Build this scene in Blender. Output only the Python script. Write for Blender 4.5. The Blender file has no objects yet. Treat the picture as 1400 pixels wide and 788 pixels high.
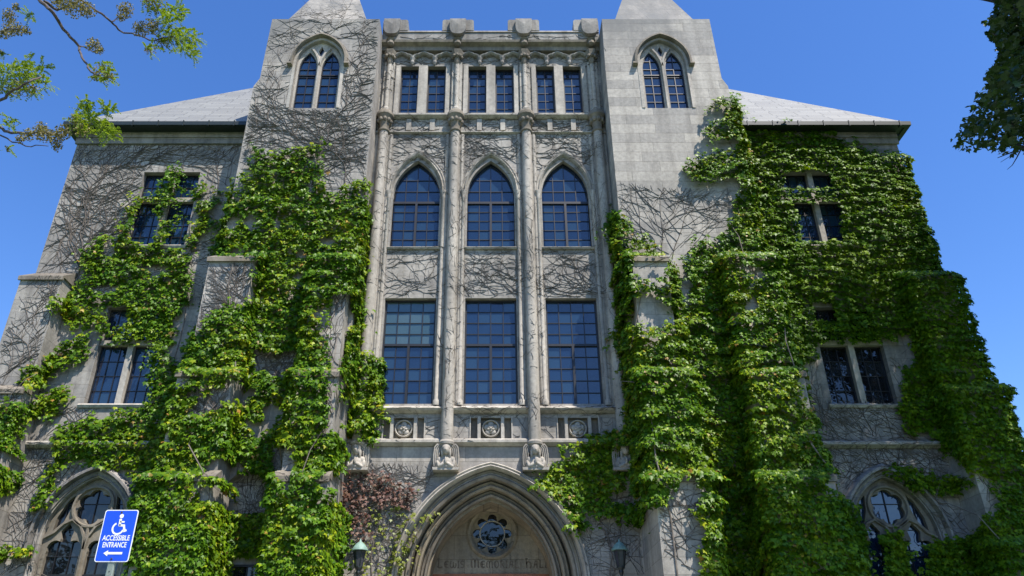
import bpy, math, random
import numpy as np
from mathutils import Vector, Matrix
from mathutils.geometry import tessellate_polygon
from mathutils.bvhtree import BVHTree

R = math.radians
rng = np.random.default_rng(7)
random.seed(7)
scene = bpy.context.scene
col = scene.collection

# ------------------------------------------------------------------ camera, sky, sun, exposure
CAM = (0.0, -20.0, 1.65)
PITCH = 28.25
cam_d = bpy.data.cameras.new('camera')
cam = bpy.data.objects.new('camera', cam_d)
col.objects.link(cam)
cam.location = CAM
cam.rotation_euler = (R(90 + PITCH), 0, 0)
cam_d.sensor_width = 36
cam_d.lens = 27
cam_d.shift_x = 29 / 1400
cam_d.clip_start = 0.1
cam_d.clip_end = 2000
scene.camera = cam

SUN_EL, SUN_AZ = 60.0, 40.0          # azimuth: degrees to the right of the wall's outward normal (-Y)
to_sun = Vector((math.sin(R(SUN_AZ)) * math.cos(R(SUN_EL)), -math.cos(R(SUN_AZ)) * math.cos(R(SUN_EL)), math.sin(R(SUN_EL))))
world = bpy.data.worlds.new('World')
scene.world = world
world.use_nodes = True
wn = world.node_tree
bg = wn.nodes['Background']
sky = wn.nodes.new('ShaderNodeTexSky')
sky.sky_type = 'NISHITA'
sky.sun_disc = False
sky.sun_elevation = R(SUN_EL)
sky.sun_rotation = math.atan2(to_sun.x, to_sun.y)
sky.altitude = 0
sky.air_density = 1.0
sky.dust_density = 0.2
sky.ozone_density = 3.0
hsv = wn.nodes.new('ShaderNodeHueSaturation')
hsv.inputs['Saturation'].default_value = 1.25
hsv.inputs['Hue'].default_value = 0.511
wn.links.new(sky.outputs[0], hsv.inputs['Color'])
wn.links.new(hsv.outputs[0], bg.inputs['Color'])
bg.inputs['Strength'].default_value = 0.15
sun_d = bpy.data.lights.new('sun', 'SUN')
sun = bpy.data.objects.new('sun', sun_d)
col.objects.link(sun)
sun_d.energy = 4.9
sun_d.angle = R(0.5)
sun_d.color = (1.0, 0.94, 0.85)
sun.rotation_euler = to_sun.to_track_quat('Z', 'Y').to_euler()
sun.location = (20, -30, 40)
vs = scene.view_settings
vs.view_transform = 'Standard'
vs.look = 'None'
vs.exposure = 0.74
vs.gamma = 1
vs.use_curve_mapping = False

# ------------------------------------------------------------------ projection used to plan where plants grow
CF = 1050.0
_c, _s = math.cos(R(PITCH)), math.sin(R(PITCH))
def proj(X, Y, Z):
    d = Y - CAM[1]
    z = Z - CAM[2]
    w = d * _c + z * _s
    w = np.where(w < 0.1, 0.1, w)
    return 671 + CF * X / w, 394 - CF * (z * _c - d * _s) / w
def at(u, v, Y):
    a = (394 - v) / CF
    b = (u - 671) / CF
    dy = _c - a * _s
    dz = _s + a * _c
    t = (Y - CAM[1]) / dy
    return Vector((b * t, Y, CAM[2] + dz * t))

def vnoise(x, y, seed=0.0):
    x = np.asarray(x, float); y = np.asarray(y, float)
    ix = np.floor(x); iy = np.floor(y)
    fx = x - ix; fy = y - iy
    fx = fx * fx * (3 - 2 * fx); fy = fy * fy * (3 - 2 * fy)
    def h(a, b):
        v = np.sin(a * 127.1 + b * 311.7 + seed * 74.7) * 43758.5453
        return v - np.floor(v)
    return (h(ix, iy) * (1 - fx) + h(ix + 1, iy) * fx) * (1 - fy) + (h(ix, iy + 1) * (1 - fx) + h(ix + 1, iy + 1) * fx) * fy

# ------------------------------------------------------------------ materials
def mat(name):
    m = bpy.data.materials.new(name)
    m.use_nodes = True
    return m, m.node_tree, m.node_tree.nodes['Principled BSDF']
def node(nt, kind, **kw):
    n = nt.nodes.new(kind)
    for k, v in kw.items():
        setattr(n, k, v)
    return n
def ramp(nt, fac, stops):
    n = node(nt, 'ShaderNodeValToRGB')
    e = n.color_ramp.elements
    while len(e) < len(stops):
        e.new(0.5)
    for el, (p, c) in zip(e, stops):
        el.position = p
        el.color = (*c, 1) if len(c) == 3 else c
    nt.links.new(fac, n.inputs[0])
    return n.outputs[0]
def mix(nt, a, b, fac, mode='MIX'):
    n = node(nt, 'ShaderNodeMix', data_type='RGBA', blend_type=mode)
    for s, v in ((n.inputs[0], fac), (n.inputs[6], a), (n.inputs[7], b)):
        if isinstance(v, (int, float)):
            s.default_value = v
        elif isinstance(v, tuple):
            s.default_value = (*v, 1)
        else:
            nt.links.new(v, s)
    return n.outputs[2]

def plain(name, color, rough=0.6, metal=0.0, noise=0.15, scale=8, bump=0.0, spec=0.5):
    m, nt, p = mat(name)
    g = node(nt, 'ShaderNodeNewGeometry')
    n = node(nt, 'ShaderNodeTexNoise')
    n.inputs['Scale'].default_value = scale
    n.inputs['Detail'].default_value = 6
    nt.links.new(g.outputs['Position'], n.inputs['Vector'])
    lo = tuple(c * (1 - noise) for c in color)
    hi = tuple(min(1, c * (1 + noise)) for c in color)
    nt.links.new(ramp(nt, n.outputs[0], [(0.3, lo), (0.7, hi)]), p.inputs['Base Color'])
    p.inputs['Roughness'].default_value = rough
    p.inputs['Metallic'].default_value = metal
    p.inputs['Specular IOR Level'].default_value = spec
    if bump:
        b = node(nt, 'ShaderNodeBump')
        b.inputs['Strength'].default_value = bump
        b.inputs['Distance'].default_value = 0.02
        nt.links.new(n.outputs[0], b.inputs['Height'])
        nt.links.new(b.outputs[0], p.inputs['Normal'])
    return m

def stone(name, base, bricks=True, dirt=0.5, bw=1.25, rh=0.40, contrast=0.12, soot=None):
    m, nt, p = mat(name)
    L = nt.links.new
    g = node(nt, 'ShaderNodeNewGeometry')
    sep = node(nt, 'ShaderNodeSeparateXYZ')
    L(g.outputs['Position'], sep.inputs[0])
    add = node(nt, 'ShaderNodeMath', operation='ADD')
    L(sep.outputs[0], add.inputs[0]); L(sep.outputs[1], add.inputs[1])
    comb = node(nt, 'ShaderNodeCombineXYZ')
    L(add.outputs[0], comb.inputs[0]); L(sep.outputs[2], comb.inputs[1])
    big = node(nt, 'ShaderNodeTexNoise'); big.inputs['Scale'].default_value = 0.55; big.inputs['Detail'].default_value = 8; big.inputs['Roughness'].default_value = 0.62
    L(g.outputs['Position'], big.inputs['Vector'])
    fine = node(nt, 'ShaderNodeTexNoise'); fine.inputs['Scale'].default_value = 9; fine.inputs['Detail'].default_value = 8; fine.inputs['Roughness'].default_value = 0.7
    L(g.outputs['Position'], fine.inputs['Vector'])
    # rain streaks: noise squeezed sideways
    mp = node(nt, 'ShaderNodeMapping'); mp.inputs['Scale'].default_value = (3.2, 3.2, 0.32)
    L(g.outputs['Position'], mp.inputs[0])
    st = node(nt, 'ShaderNodeTexNoise'); st.inputs['Scale'].default_value = 1.0; st.inputs['Detail'].default_value = 7; st.inputs['Roughness'].default_value = 0.6
    L(mp.outputs[0], st.inputs['Vector'])
    h = None
    if bricks:
        br = node(nt, 'ShaderNodeTexBrick')
        br.offset = 0.37; br.offset_frequency = 2; br.squash = 1.45; br.squash_frequency = 3
        br.inputs['Scale'].default_value = 1
        br.inputs['Mortar Size'].default_value = 0.007
        br.inputs['Mortar Smooth'].default_value = 0.3
        br.inputs['Bias'].default_value = 0.0
        br.inputs['Brick Width'].default_value = bw
        br.inputs['Row Height'].default_value = rh
        lo = tuple(c * (1 - contrast) for c in base); hi = tuple(c * (1 + contrast * .7) for c in base)
        br.inputs['Color1'].default_value = (lo[0] * .97, lo[1] * .99, lo[2] * 1.03, 1)
        br.inputs['Color2'].default_value = (*hi, 1)
        br.inputs['Mortar'].default_value = tuple(c * 0.62 for c in base) + (1,)
        L(comb.outputs[0], br.inputs['Vector'])
        c = br.outputs['Color']; h = br.outputs['Fac']
    else:
        rgb = node(nt, 'ShaderNodeRGB'); rgb.outputs[0].default_value = (*base, 1)
        c = rgb.outputs[0]
    c = mix(nt, c, ramp(nt, fine.outputs[0], [(0.30, (0.72, 0.72, 0.73)), (0.62, (1.07, 1.06, 1.05))]), 1.0, 'MULTIPLY')
    c = mix(nt, c, ramp(nt, big.outputs[0], [(0.34, (0.60, 0.60, 0.61)), (0.60, (1.04, 1.04, 1.04))]), dirt, 'MULTIPLY')
    c = mix(nt, c, ramp(nt, st.outputs[0], [(0.36, (0.58, 0.57, 0.56)), (0.56, (1.02, 1.02, 1.02))]), dirt * 0.8, 'MULTIPLY')
    if soot:
        # old soot crust on the weathered top courses, above height soot[0]
        mr = node(nt, 'ShaderNodeMapRange'); mr.inputs[1].default_value = soot[0]; mr.inputs[2].default_value = soot[1]
        L(sep.outputs[2], mr.inputs[0])
        am = node(nt, 'ShaderNodeMath', operation='MULTIPLY')
        L(mr.outputs[0], am.inputs[0])
        L(ramp(nt, big.outputs[0], [(0.38, (1, 1, 1)), (0.62, (0.1, 0.1, 0.1))]), am.inputs[1])
        c = mix(nt, c, (0.17, 0.17, 0.165), am.outputs[0])
    L(c, p.inputs['Base Color'])
    p.inputs['Roughness'].default_value = 0.85
    p.inputs['Specular IOR Level'].default_value = 0.25
    b1 = node(nt, 'ShaderNodeBump'); b1.inputs['Strength'].default_value = 0.35; b1.inputs['Distance'].default_value = 0.02
    L(fine.outputs[0], b1.inputs['Height'])
    out = b1.outputs[0]
    if h is not None:
        b2 = node(nt, 'ShaderNodeBump', invert=True); b2.inputs['Strength'].default_value = 0.6; b2.inputs['Distance'].default_value = 0.012
        L(h, b2.inputs['Height']); L(out, b2.inputs['Normal'])
        out = b2.outputs[0]
    L(out, p.inputs['Normal'])
    return m

M = {}
M['ashlar'] = stone('limestone_ashlar', (0.385, 0.355, 0.31), True, 0.8, contrast=0.16, soot=(20.3, 22.2))
M['ashlar_clean'] = stone('limestone_ashlar_pale', (0.425, 0.395, 0.345), True, 0.6, rh=0.37, bw=1.4, contrast=0.21, soot=(20.6, 22.6))
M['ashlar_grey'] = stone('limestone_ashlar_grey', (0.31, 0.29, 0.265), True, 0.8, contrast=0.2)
M['carved'] = stone('limestone_carved', (0.45, 0.415, 0.36), False, 0.8)
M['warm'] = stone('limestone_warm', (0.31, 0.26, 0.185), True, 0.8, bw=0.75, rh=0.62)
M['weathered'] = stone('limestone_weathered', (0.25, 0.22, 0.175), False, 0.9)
M['parapet'] = stone('limestone_parapet', (0.30, 0.285, 0.26), False, 1.0)
M['metal'] = plain('dark_window_metal', (0.012, 0.012, 0.014), 0.45, 0.0)
M['gutter'] = plain('dark_gutter', (0.012, 0.020, 0.019), 0.5)
M['soffit'] = plain('dark_soffit', (0.03, 0.032, 0.03), 0.7)
M['copper'] = plain('green_copper', (0.19, 0.30, 0.255), 0.6, 0.0, 0.25, 14)
M['lantern_iron'] = plain('lantern_iron', (0.014, 0.02, 0.019), 0.45)
M['lantern_glass'] = plain('lantern_smoked_glass', (0.05, 0.05, 0.065), 0.12)
M['wood'] = plain('door_wood', (0.27, 0.085, 0.028), 0.45, 0, 0.3, 5)
M['letter'] = plain('cut_letter_shade', (0.13, 0.10, 0.07), 0.9)
M['sign_blue'] = plain('sign_blue', (0.010, 0.075, 0.62), 0.32, 0, 0.06, 3)
M['sign_white'] = plain('sign_white', (0.78, 0.79, 0.80), 0.35, 0, 0.05, 6)
M['galv'] = plain('green_steel_post', (0.27, 0.31, 0.26), 0.5, 0.4)
M['bolt'] = plain('dark_bolt', (0.06, 0.06, 0.06), 0.5, 0.6)
M['bark'] = plain('dark_bark', (0.055, 0.047, 0.042), 0.9, 0, 0.4, 12, 0.6)
M['bark2'] = plain('branch_bark', (0.085, 0.066, 0.058), 0.9, 0, 0.4, 20, 0.6)
M['vine'] = plain('bare_vine', (0.115, 0.098, 0.083), 0.9, 0, 0.45, 3)
M['stem'] = plain('ivy_stem', (0.17, 0.14, 0.115), 0.9, 0, 0.35, 8)
M['lawn'] = plain('lawn', (0.05, 0.10, 0.025), 0.9, 0, 0.5, 3, 0.5)
M['paving'] = plain('paving', (0.34, 0.33, 0.31), 0.85, 0, 0.15, 2, 0.2)

def slate():
    m, nt, p = mat('pale_slate')
    L = nt.links.new
    g = node(nt, 'ShaderNodeNewGeometry')
    sep = node(nt, 'ShaderNodeSeparateXYZ'); L(g.outputs['Position'], sep.inputs[0])
    comb = node(nt, 'ShaderNodeCombineXYZ'); L(sep.outputs[0], comb.inputs[0]); L(sep.outputs[2], comb.inputs[1])
    br = node(nt, 'ShaderNodeTexBrick'); br.offset = 0.5
    br.inputs['Scale'].default_value = 1; br.inputs['Brick Width'].default_value = 0.9; br.inputs['Row Height'].default_value = 0.21; br.squash = 0.6; br.squash_frequency = 3; br.offset_frequency = 3
    br.inputs['Mortar Size'].default_value = 0.011; br.inputs['Mortar Smooth'].default_value = 0.6
    br.inputs['Color1'].default_value = (0.185, 0.185, 0.172, 1); br.inputs['Color2'].default_value = (0.235, 0.235, 0.215, 1); br.inputs['Mortar'].default_value = (0.09, 0.09, 0.085, 1)
    L(comb.outputs[0], br.inputs['Vector'])
    L(br.outputs['Color'], p.inputs['Base Color'])
    p.inputs['Roughness'].default_value = 0.55
    b = node(nt, 'ShaderNodeBump', invert=True); b.inputs['Strength'].default_value = 0.8; b.inputs['Distance'].default_value = 0.03
    L(br.outputs['Fac'], b.inputs['Height']); L(b.outputs[0], p.inputs['Normal'])
    return m
M['slate'] = slate()

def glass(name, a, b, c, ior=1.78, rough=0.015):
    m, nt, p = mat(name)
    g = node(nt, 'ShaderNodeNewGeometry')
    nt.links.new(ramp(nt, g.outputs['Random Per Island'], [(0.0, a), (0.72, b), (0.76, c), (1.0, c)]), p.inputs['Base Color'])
    p.inputs['Roughness'].default_value = rough
    p.inputs['IOR'].default_value = ior
    n = node(nt, 'ShaderNodeTexNoise'); n.inputs['Scale'].default_value = 2.6; n.inputs['Detail'].default_value = 2
    nt.links.new(g.outputs['Position'], n.inputs['Vector'])
    b = node(nt, 'ShaderNodeBump'); b.inputs['Strength'].default_value = 0.12; b.inputs['Distance'].default_value = 0.05
    nt.links.new(n.outputs[0], b.inputs['Height']); nt.links.new(b.outputs[0], p.inputs['Normal'])
    return m
M['glass'] = glass('window_glass', (0.006, 0.016, 0.042), (0.009, 0.025, 0.058), (0.015, 0.036, 0.066))  # blue in the base colour stands in for part of the reflected sky
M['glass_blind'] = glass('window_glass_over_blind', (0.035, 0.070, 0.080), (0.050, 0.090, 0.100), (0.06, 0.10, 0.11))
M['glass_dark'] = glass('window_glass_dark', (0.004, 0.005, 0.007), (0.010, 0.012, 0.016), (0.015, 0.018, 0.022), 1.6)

def leafmat(name, stops, gloss=0.36, trans=0.35, patch=None, spec=0.5):
    m, nt, p = mat(name)
    L = nt.links.new
    g = node(nt, 'ShaderNodeNewGeometry')
    c = ramp(nt, g.outputs['Random Per Island'], stops)
    if patch:
        n = node(nt, 'ShaderNodeTexNoise'); n.inputs['Scale'].default_value = 0.8; n.inputs['Detail'].default_value = 3
        L(g.outputs['Position'], n.inputs['Vector'])
        f = ramp(nt, n.outputs[0], [(0.45, (0, 0, 0)), (0.65, (1, 1, 1))])
        c = mix(nt, c, patch, f, 'MULTIPLY')
    L(c, p.inputs['Base Color'])
    p.inputs['Roughness'].default_value = gloss
    p.inputs['Specular IOR Level'].default_value = spec
    tr = node(nt, 'ShaderNodeBsdfTranslucent')
    tc = mix(nt, c, (1.3, 1.25, 0.3), 1.0, 'MULTIPLY')
    L(tc, tr.inputs['Color'])
    ms = node(nt, 'ShaderNodeMixShader'); ms.inputs[0].default_value = trans
    out = nt.nodes['Material Output']
    L(p.outputs[0], ms.inputs[1]); L(tr.outputs[0], ms.inputs[2]); L(ms.outputs[0], out.inputs['Surface'])
    return m
M['ivy'] = leafmat('ivy_leaf', [(0.0, (0.028, 0.078, 0.004)), (0.5, (0.070, 0.158, 0.005)), (0.85, (0.115, 0.220, 0.007)), (0.975, (0.22, 0.30, 0.015)), (0.99, (0.22, 0.15, 0.04))], 0.42, 0.22, (1.6, 1.2, 0.9), 0.17)
M['ivy_deep'] = leafmat('ivy_leaf_deep', [(0.0, (0.036, 0.095, 0.004)), (0.6, (0.080, 0.170, 0.005)), (1.0, (0.14, 0.245, 0.008))], 0.46, 0.24, (1.5, 1.2, 0.9), 0.14)
M['ivy_young'] = leafmat('ivy_leaf_young', [(0.0, (0.14, 0.19, 0.025)), (1.0, (0.24, 0.26, 0.04))], 0.45, 0.35)
M['ivy_red'] = leafmat('ivy_leaf_withered', [(0.0, (0.060, 0.026, 0.018)), (0.7, (0.115, 0.044, 0.028)), (1.0, (0.15, 0.085, 0.05))], 0.6, 0.15)
M['tree_dark'] = leafmat('oak_leaf', [(0.0, (0.020, 0.045, 0.012)), (1.0, (0.045, 0.085, 0.020))], 0.45, 0.22)
M['tree_bright'] = leafmat('locust_leaf', [(0.0, (0.13, 0.22, 0.02)), (1.0, (0.24, 0.32, 0.035))], 0.5, 0.45)
M['tree_brown'] = leafmat('locust_flower', [(0.0, (0.10, 0.095, 0.035)), (0.6, (0.19, 0.17, 0.06)), (1.0, (0.32, 0.28, 0.12))], 0.7, 0.25)

# ------------------------------------------------------------------ mesh helpers
SOLID_V, SOLID_F = [], []
class MB:
    def __init__(self):
        self.v = []; self.f = []
    def quad_grid(self, rows, closed_u=False, closed_v=False):
        b = len(self.v); nr = len(rows); nc = len(rows[0])
        for r in rows:
            self.v.extend(tuple(p) for p in r)
        for i in range(nr if closed_v else nr - 1):
            for j in range(nc if closed_u else nc - 1):
                i2 = (i + 1) % nr; j2 = (j + 1) % nc
                self.f.append((b + i * nc + j, b + i * nc + j2, b + i2 * nc + j2, b + i2 * nc + j))
        return b
    def poly(self, pts):
        b = len(self.v); self.v.extend(tuple(p) for p in pts); self.f.append(tuple(range(b, b + len(pts))))
    def box(self, x0, x1, y0, y1, z0, z1):
        b = len(self.v)
        self.v += [(x0, y0, z0), (x1, y0, z0), (x1, y1, z0), (x0, y1, z0), (x0, y0, z1), (x1, y0, z1), (x1, y1, z1), (x0, y1, z1)]
        self.f += [(b, b + 3, b + 2, b + 1), (b + 4, b + 5, b + 6, b + 7), (b, b + 1, b + 5, b + 4), (b + 1, b + 2, b + 6, b + 5), (b + 2, b + 3, b + 7, b + 6), (b + 3, b, b + 4, b + 7)]
    def panel(self, outer, holes, y, depth=0.0, outer_depth=0.0):
        loops = [outer] + list(holes)
        flat = [p for l in loops for p in l]
        tris = tessellate_polygon([[Vector((p[0], p[1], 0)) for p in l] for l in loops])
        b = len(self.v)
        self.v += [(p[0], y, p[1]) for p in flat]
        for t in tris:
            a, q, c = (flat[i] for i in t)
            ar = (q[0] - a[0]) * (c[1] - a[1]) - (q[1] - a[1]) * (c[0] - a[0])
            t = t if ar > 0 else t[::-1]
            self.f.append(tuple(b + i for i in t))
        if depth:
            for h in holes:
                self.loop_wall(h, y, y + depth)
        if outer_depth:
            self.loop_wall(outer, y, y + outer_depth)
    def loop_wall(self, loop, y0, y1, closed=True):
        rows = [[(p[0], y0, p[1]) for p in loop], [(p[0], y1, p[1]) for p in loop]]
        self.quad_grid(rows, closed_u=closed)
    def prism(self, outer, y0, y1):
        self.panel(outer, [], y0, 0, y1 - y0)
        b = len(self.v)
        self.v += [(p[0], y1, p[1]) for p in outer]
        self.f.append(tuple(range(b, b + len(outer))))
    def sweep(self, path, prof, closed=False, cap=True):
        """profile of (offset, y) swept along a path of (x, z)"""
        n = len(path); rows = []
        for i in range(n):
            p = Vector(path[i])
            a = Vector(path[(i - 1) % n]) if (closed or i > 0) else None
            c = Vector(path[(i + 1) % n]) if (closed or i < n - 1) else None
            d1 = (p - a).normalized() if a is not None else None
            d2 = (c - p).normalized() if c is not None else None
            if d1 is None: d1 = d2
            if d2 is None: d2 = d1
            t = d1 + d2
            t = t.normalized() if t.length > 1e-6 else d1
            nrm = Vector((-t.y, t.x))
            k = 1.0 / max(0.45, nrm.dot(Vector((-d1.y, d1.x))))
            rows.append([(p.x + nrm.x * o * k, y, p.y + nrm.y * o * k) for o, y in prof])
        b = self.quad_grid(rows, closed_v=closed)
        if cap and not closed:
            m = len(prof)
            self.f.append(tuple(range(b, b + m)))
            self.f.append(tuple(range(b + (n - 1) * m, b + n * m))[::-1])
    def tube(self, pts, rad, n=6, cap=True):
        pts = [Vector(p) for p in pts]
        if not hasattr(rad, '__len__'): rad = [rad] * len(pts)
        rows = []
        ref = Vector((0.13, 0.2, 1)).normalized()
        for i, p in enumerate(pts):
            t = (pts[min(i + 1, len(pts) - 1)] - pts[max(i - 1, 0)])
            t = t.normalized() if t.length > 1e-9 else Vector((0, 0, 1))
            a = t.cross(ref)
            if a.length < 0.05: a = t.cross(Vector((1, 0.3, 0)))
            a.normalize(); bb = t.cross(a)
            rows.append([p + (a * math.cos(2 * math.pi * k / n) + bb * math.sin(2 * math.pi * k / n)) * rad[i] for k in range(n)])
        b = self.quad_grid(rows, closed_u=True)
        if cap:
            self.f.append(tuple(range(b, b + n))[::-1])
            self.f.append(tuple(range(b + (len(pts) - 1) * n, b + len(pts) * n)))
    def lathe(self, x, y, prof, n=16, a0=0.0):
        rows = [[(x + r * math.cos(a0 + 2 * math.pi * k / n), y + r * math.sin(a0 + 2 * math.pi * k / n), z) for k in range(n)] for r, z in prof]
        b = self.quad_grid(rows, closed_u=True)
        self.f.append(tuple(range(b, b + n))[::-1])
        self.f.append(tuple(range(b + (len(prof) - 1) * n, b + len(prof) * n)))
    def ball(self, c, r, n=10, m=7, tilt=None):
        c = Vector(c); rows = []
        for i in range(m + 1):
            t = math.pi * i / m
            row = []
            for k in range(n):
                q = Vector((r[0] * math.sin(t + 1e-4) * math.cos(2 * math.pi * k / n), r[1] * math.sin(t + 1e-4) * math.sin(2 * math.pi * k / n), r[2] * math.cos(t)))
                if tilt: q.rotate(tilt)
                row.append(c + q)
            rows.append(row)
        self.quad_grid(rows, closed_u=True)

def link(o, parent):
    col.objects.link(o)
    if parent is not None:
        o.parent = parent
def obj(name, mb, m, parent=None, solid=False, smooth=False):
    me = bpy.data.meshes.new(name)
    me.from_pydata([tuple(v) for v in mb.v], [], mb.f)
    me.validate()
    me.materials.append(m)
    if smooth:
        me.shade_smooth()
        try:
            me.set_sharp_from_angle(angle=R(40))
        except Exception:
            pass
    o = bpy.data.objects.new(name, me)
    link(o, parent)
    if solid:
        b = len(SOLID_V)
        SOLID_V.extend(tuple(v) for v in mb.v)
        SOLID_F.extend(tuple(i + b for i in f) for f in mb.f)
    return o
def empty(name, loc=(0, 0, 0), parent=None):
    o = bpy.data.objects.new(name, None)
    o.empty_display_size = 0.2
    o.location = loc
    link(o, parent)
    return o
def tag(o, label=None, cat=None, group=None, kind=None):
    if label: o['label'] = label
    if cat: o['category'] = cat
    if group: o['group'] = group
    if kind: o['kind'] = kind
    return o

def rect(x0, x1, z0, z1):
    return [(x0, z0), (x1, z0), (x1, z1), (x0, z1)]
def parch(cx, hw, z0, zs, h, n=12):
    """closed outline of a pointed-arch opening, counter-clockwise"""
    c = (h * h - hw * hw) / (2 * hw)
    rr = hw + c
    a1 = math.atan2(h, c)
    right = [(cx - c + rr * math.cos(a1 * i / n), zs + rr * math.sin(a1 * i / n)) for i in range(n + 1)]
    left = [(2 * cx - x, z) for x, z in right[:-1][::-1]]
    return [(cx - hw, z0), (cx + hw, z0)] + right + left
def arch_path(cx, hw, z0, zs, h, n=14):
    p = parch(cx, hw, z0, zs, h, n)
    return [p[1]] + p[2:] + [p[0]] if z0 < zs - 1e-6 else p[2:]
def foil(cx, cz, n, d, r, k=12, a0=math.pi / 2, core=0.0):
    pts = []
    N = n * k
    for i in range(N):
        th = 2 * math.pi * i / N + a0
        best = core
        for j in range(n):
            dl = th - (a0 + 2 * math.pi * j / n)
            q = r * r - (d * math.sin(dl)) ** 2
            if q >= 0:
                best = max(best, d * math.cos(dl) + math.sqrt(q))
        pts.append((cx + best * math.cos(th), cz + best * math.sin(th)))
    return pts
def circle(cx, cz, r, n=28):
    return [(cx + r * math.cos(2 * math.pi * i / n), cz + r * math.sin(2 * math.pi * i / n)) for i in range(n)]
def clip_convex(poly, clip):
    out = list(poly)
    for i in range(len(clip)):
        a = clip[i]; b = clip[(i + 1) % len(clip)]
        ex, ez = b[0] - a[0], b[1] - a[1]
        if abs(ex) + abs(ez) < 1e-9: continue
        f = lambda p: ex * (p[1] - a[1]) - ez * (p[0] - a[0])
        res = []
        for j in range(len(out)):
            p, q = out[j], out[(j + 1) % len(out)]
            fp, fq = f(p), f(q)
            if fp >= 0: res.append(p)
            if (fp >= 0) != (fq >= 0):
                t = fp / (fp - fq)
                res.append((p[0] + (q[0] - p[0]) * t, p[1] + (q[1] - p[1]) * t))
        out = res
        if len(out) < 3: return []
    return out
def span_x(poly, z):
    xs = []
    for i in range(len(poly)):
        a, b = poly[i], poly[(i + 1) % len(poly)]
        if (a[1] - z) * (b[1] - z) <= 0 and abs(a[1] - b[1]) > 1e-9:
            xs.append(a[0] + (b[0] - a[0]) * (z - a[1]) / (b[1] - a[1]))
    return (min(xs), max(xs)) if xs else None
def span_z(poly, x):
    zs = []
    for i in range(len(poly)):
        a, b = poly[i], poly[(i + 1) % len(poly)]
        if (a[0] - x) * (b[0] - x) <= 0 and abs(a[0] - b[0]) > 1e-9:
            zs.append(a[1] + (b[1] - a[1]) * (x - a[0]) / (b[0] - a[0]))
    return (min(zs), max(zs)) if zs else None
def panes(mb, xs, zs, clip, y, tilt=0.009):
    for i in range(len(xs) - 1):
        for j in range(len(zs) - 1):
            p = clip_convex(rect(xs[i], xs[i + 1], zs[j], zs[j + 1]), clip)
            if len(p) >= 3:
                tx, tz = random.gauss(0, tilt), random.gauss(0, tilt)
                cx = (xs[i] + xs[i + 1]) / 2; cz = (zs[j] + zs[j + 1]) / 2
                mb.poly([(q[0], y + tx * (q[0] - cx) + tz * (q[1] - cz), q[1]) for q in p])
def bars(mb, xs, zs, clip, y, w=0.014):
    for x in xs:
        s = span_z(clip, x)
        if s: mb.box(x - w, x + w, y - 0.03, y + 0.012, s[0], s[1])
    for z in zs:
        s = span_x(clip, z)
        if s: mb.box(s[0], s[1], y - 0.024, y + 0.010, z - w, z + w)
def lin(a, b, n):
    return [a + (b - a) * i / n for i in range(n + 1)]

# ------------------------------------------------------------------ ground (below the frame)
g = MB(); g.box(-400, 400, -400, 400, -0.5, 0.0)
tag(obj('lawn', g, M['lawn']), kind='structure')
g = MB(); g.box(-1.8, 1.8, -60, -2.6, 0.004, 0.02); g.box(-16, 16, -16.5, -12.5, 0.004, 0.016)
tag(obj('paved_path', g, M['paving']), kind='structure')

# ------------------------------------------------------------------ the hall
HALL = empty('college_hall', (0, 0, 0))
tag(HALL, 'grey limestone Gothic college hall with twin gabled towers, partly covered in ivy', 'building')
BAYS = (-2.35, 0.0, 2.35)
SH = (-3.52, -1.17, 1.17, 3.52)
WINC = 10.55
XL, XR = -14.0, 13.75                       # ends of the wings

# --- central wall
holes = []
for c in BAYS:
    holes.append(rect(c - 0.75, c + 0.75, 8.80, 12.06))
    holes.append(parch(c, 0.74, 13.82, 15.72, 1.36))
    for s in (-1, 1):
        holes.append(rect(c + s * 0.47 - 0.31, c + s * 0.47 + 0.31, 19.05, 21.2))
    holes.append(rect(c - 0.27, c + 0.27, 7.83, 8.40))
    for s in (-1, 1):
        holes.append(rect(c + s * 0.46 - 0.09, c + s * 0.46 + 0.09, 7.83, 8.40))
w = MB()
arch_hole = parch(0, 2.05, 0.02, 4.15, 2.66, 18)
w.panel(rect(-3.85, 3.85, 0.0, 22.1), holes + [arch_hole], 0.0, 0.26)
obj('central_wall', w, M['ashlar'], HALL, solid=True)
for c in BAYS:   # backs of the small sunk panels of the frieze
    for s, hw in ((-.46, .09), (0, .27), (.46, .09)):
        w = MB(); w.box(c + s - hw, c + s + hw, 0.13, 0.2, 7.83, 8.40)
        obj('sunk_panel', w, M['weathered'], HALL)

STR = [(-0.09, 0.02), (-0.09, -0.05), (-0.02, -0.17), (0.05, -0.17), (0.09, -0.12), (0.09, 0.02)]
def string(name, x0, x1, z, y, prof=STR, m='carved', parent=HALL, solid=True):
    b = MB(); b.sweep([(x0, z), (x1, z)], [(o, y + d) for o, d in prof])
    return obj(name, b, M[m], parent, solid=solid)
string('string_course', -3.8, 3.8, 18.90, 0.0)
string('string_course', -3.8, 3.8, 18.22, 0.0, [(o * .5, d * .5) for o, d in STR])
string('window_sill_course', -3.8, 3.8, 8.62, 0.0, [(-0.10, 0.02), (-0.10, -0.04), (-0.05, -0.15), (0.0, -0.2), (0.09, -0.10), (0.11, 0.02)])
string('string_course', -3.8, 3.8, 7.70, 0.0)
for c in BAYS:
    for k in (-0.46, 0.32):
        b = MB(); b.box(c + k, c + k + 0.16, -0.06, -0.004, 18.31, 18.78)
        obj('frieze_block', b, M['carved'], HALL)
    b = MB(); b.sweep([(c - 0.80, 13.76), (c + 0.80, 13.76)], [(-0.05, 0.01), (-0.05, -0.06), (0.0, -0.1), (0.05, -0.03), (0.05, 0.01)])
    obj('window_sill', b, M['carved'], HALL, solid=True)

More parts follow.
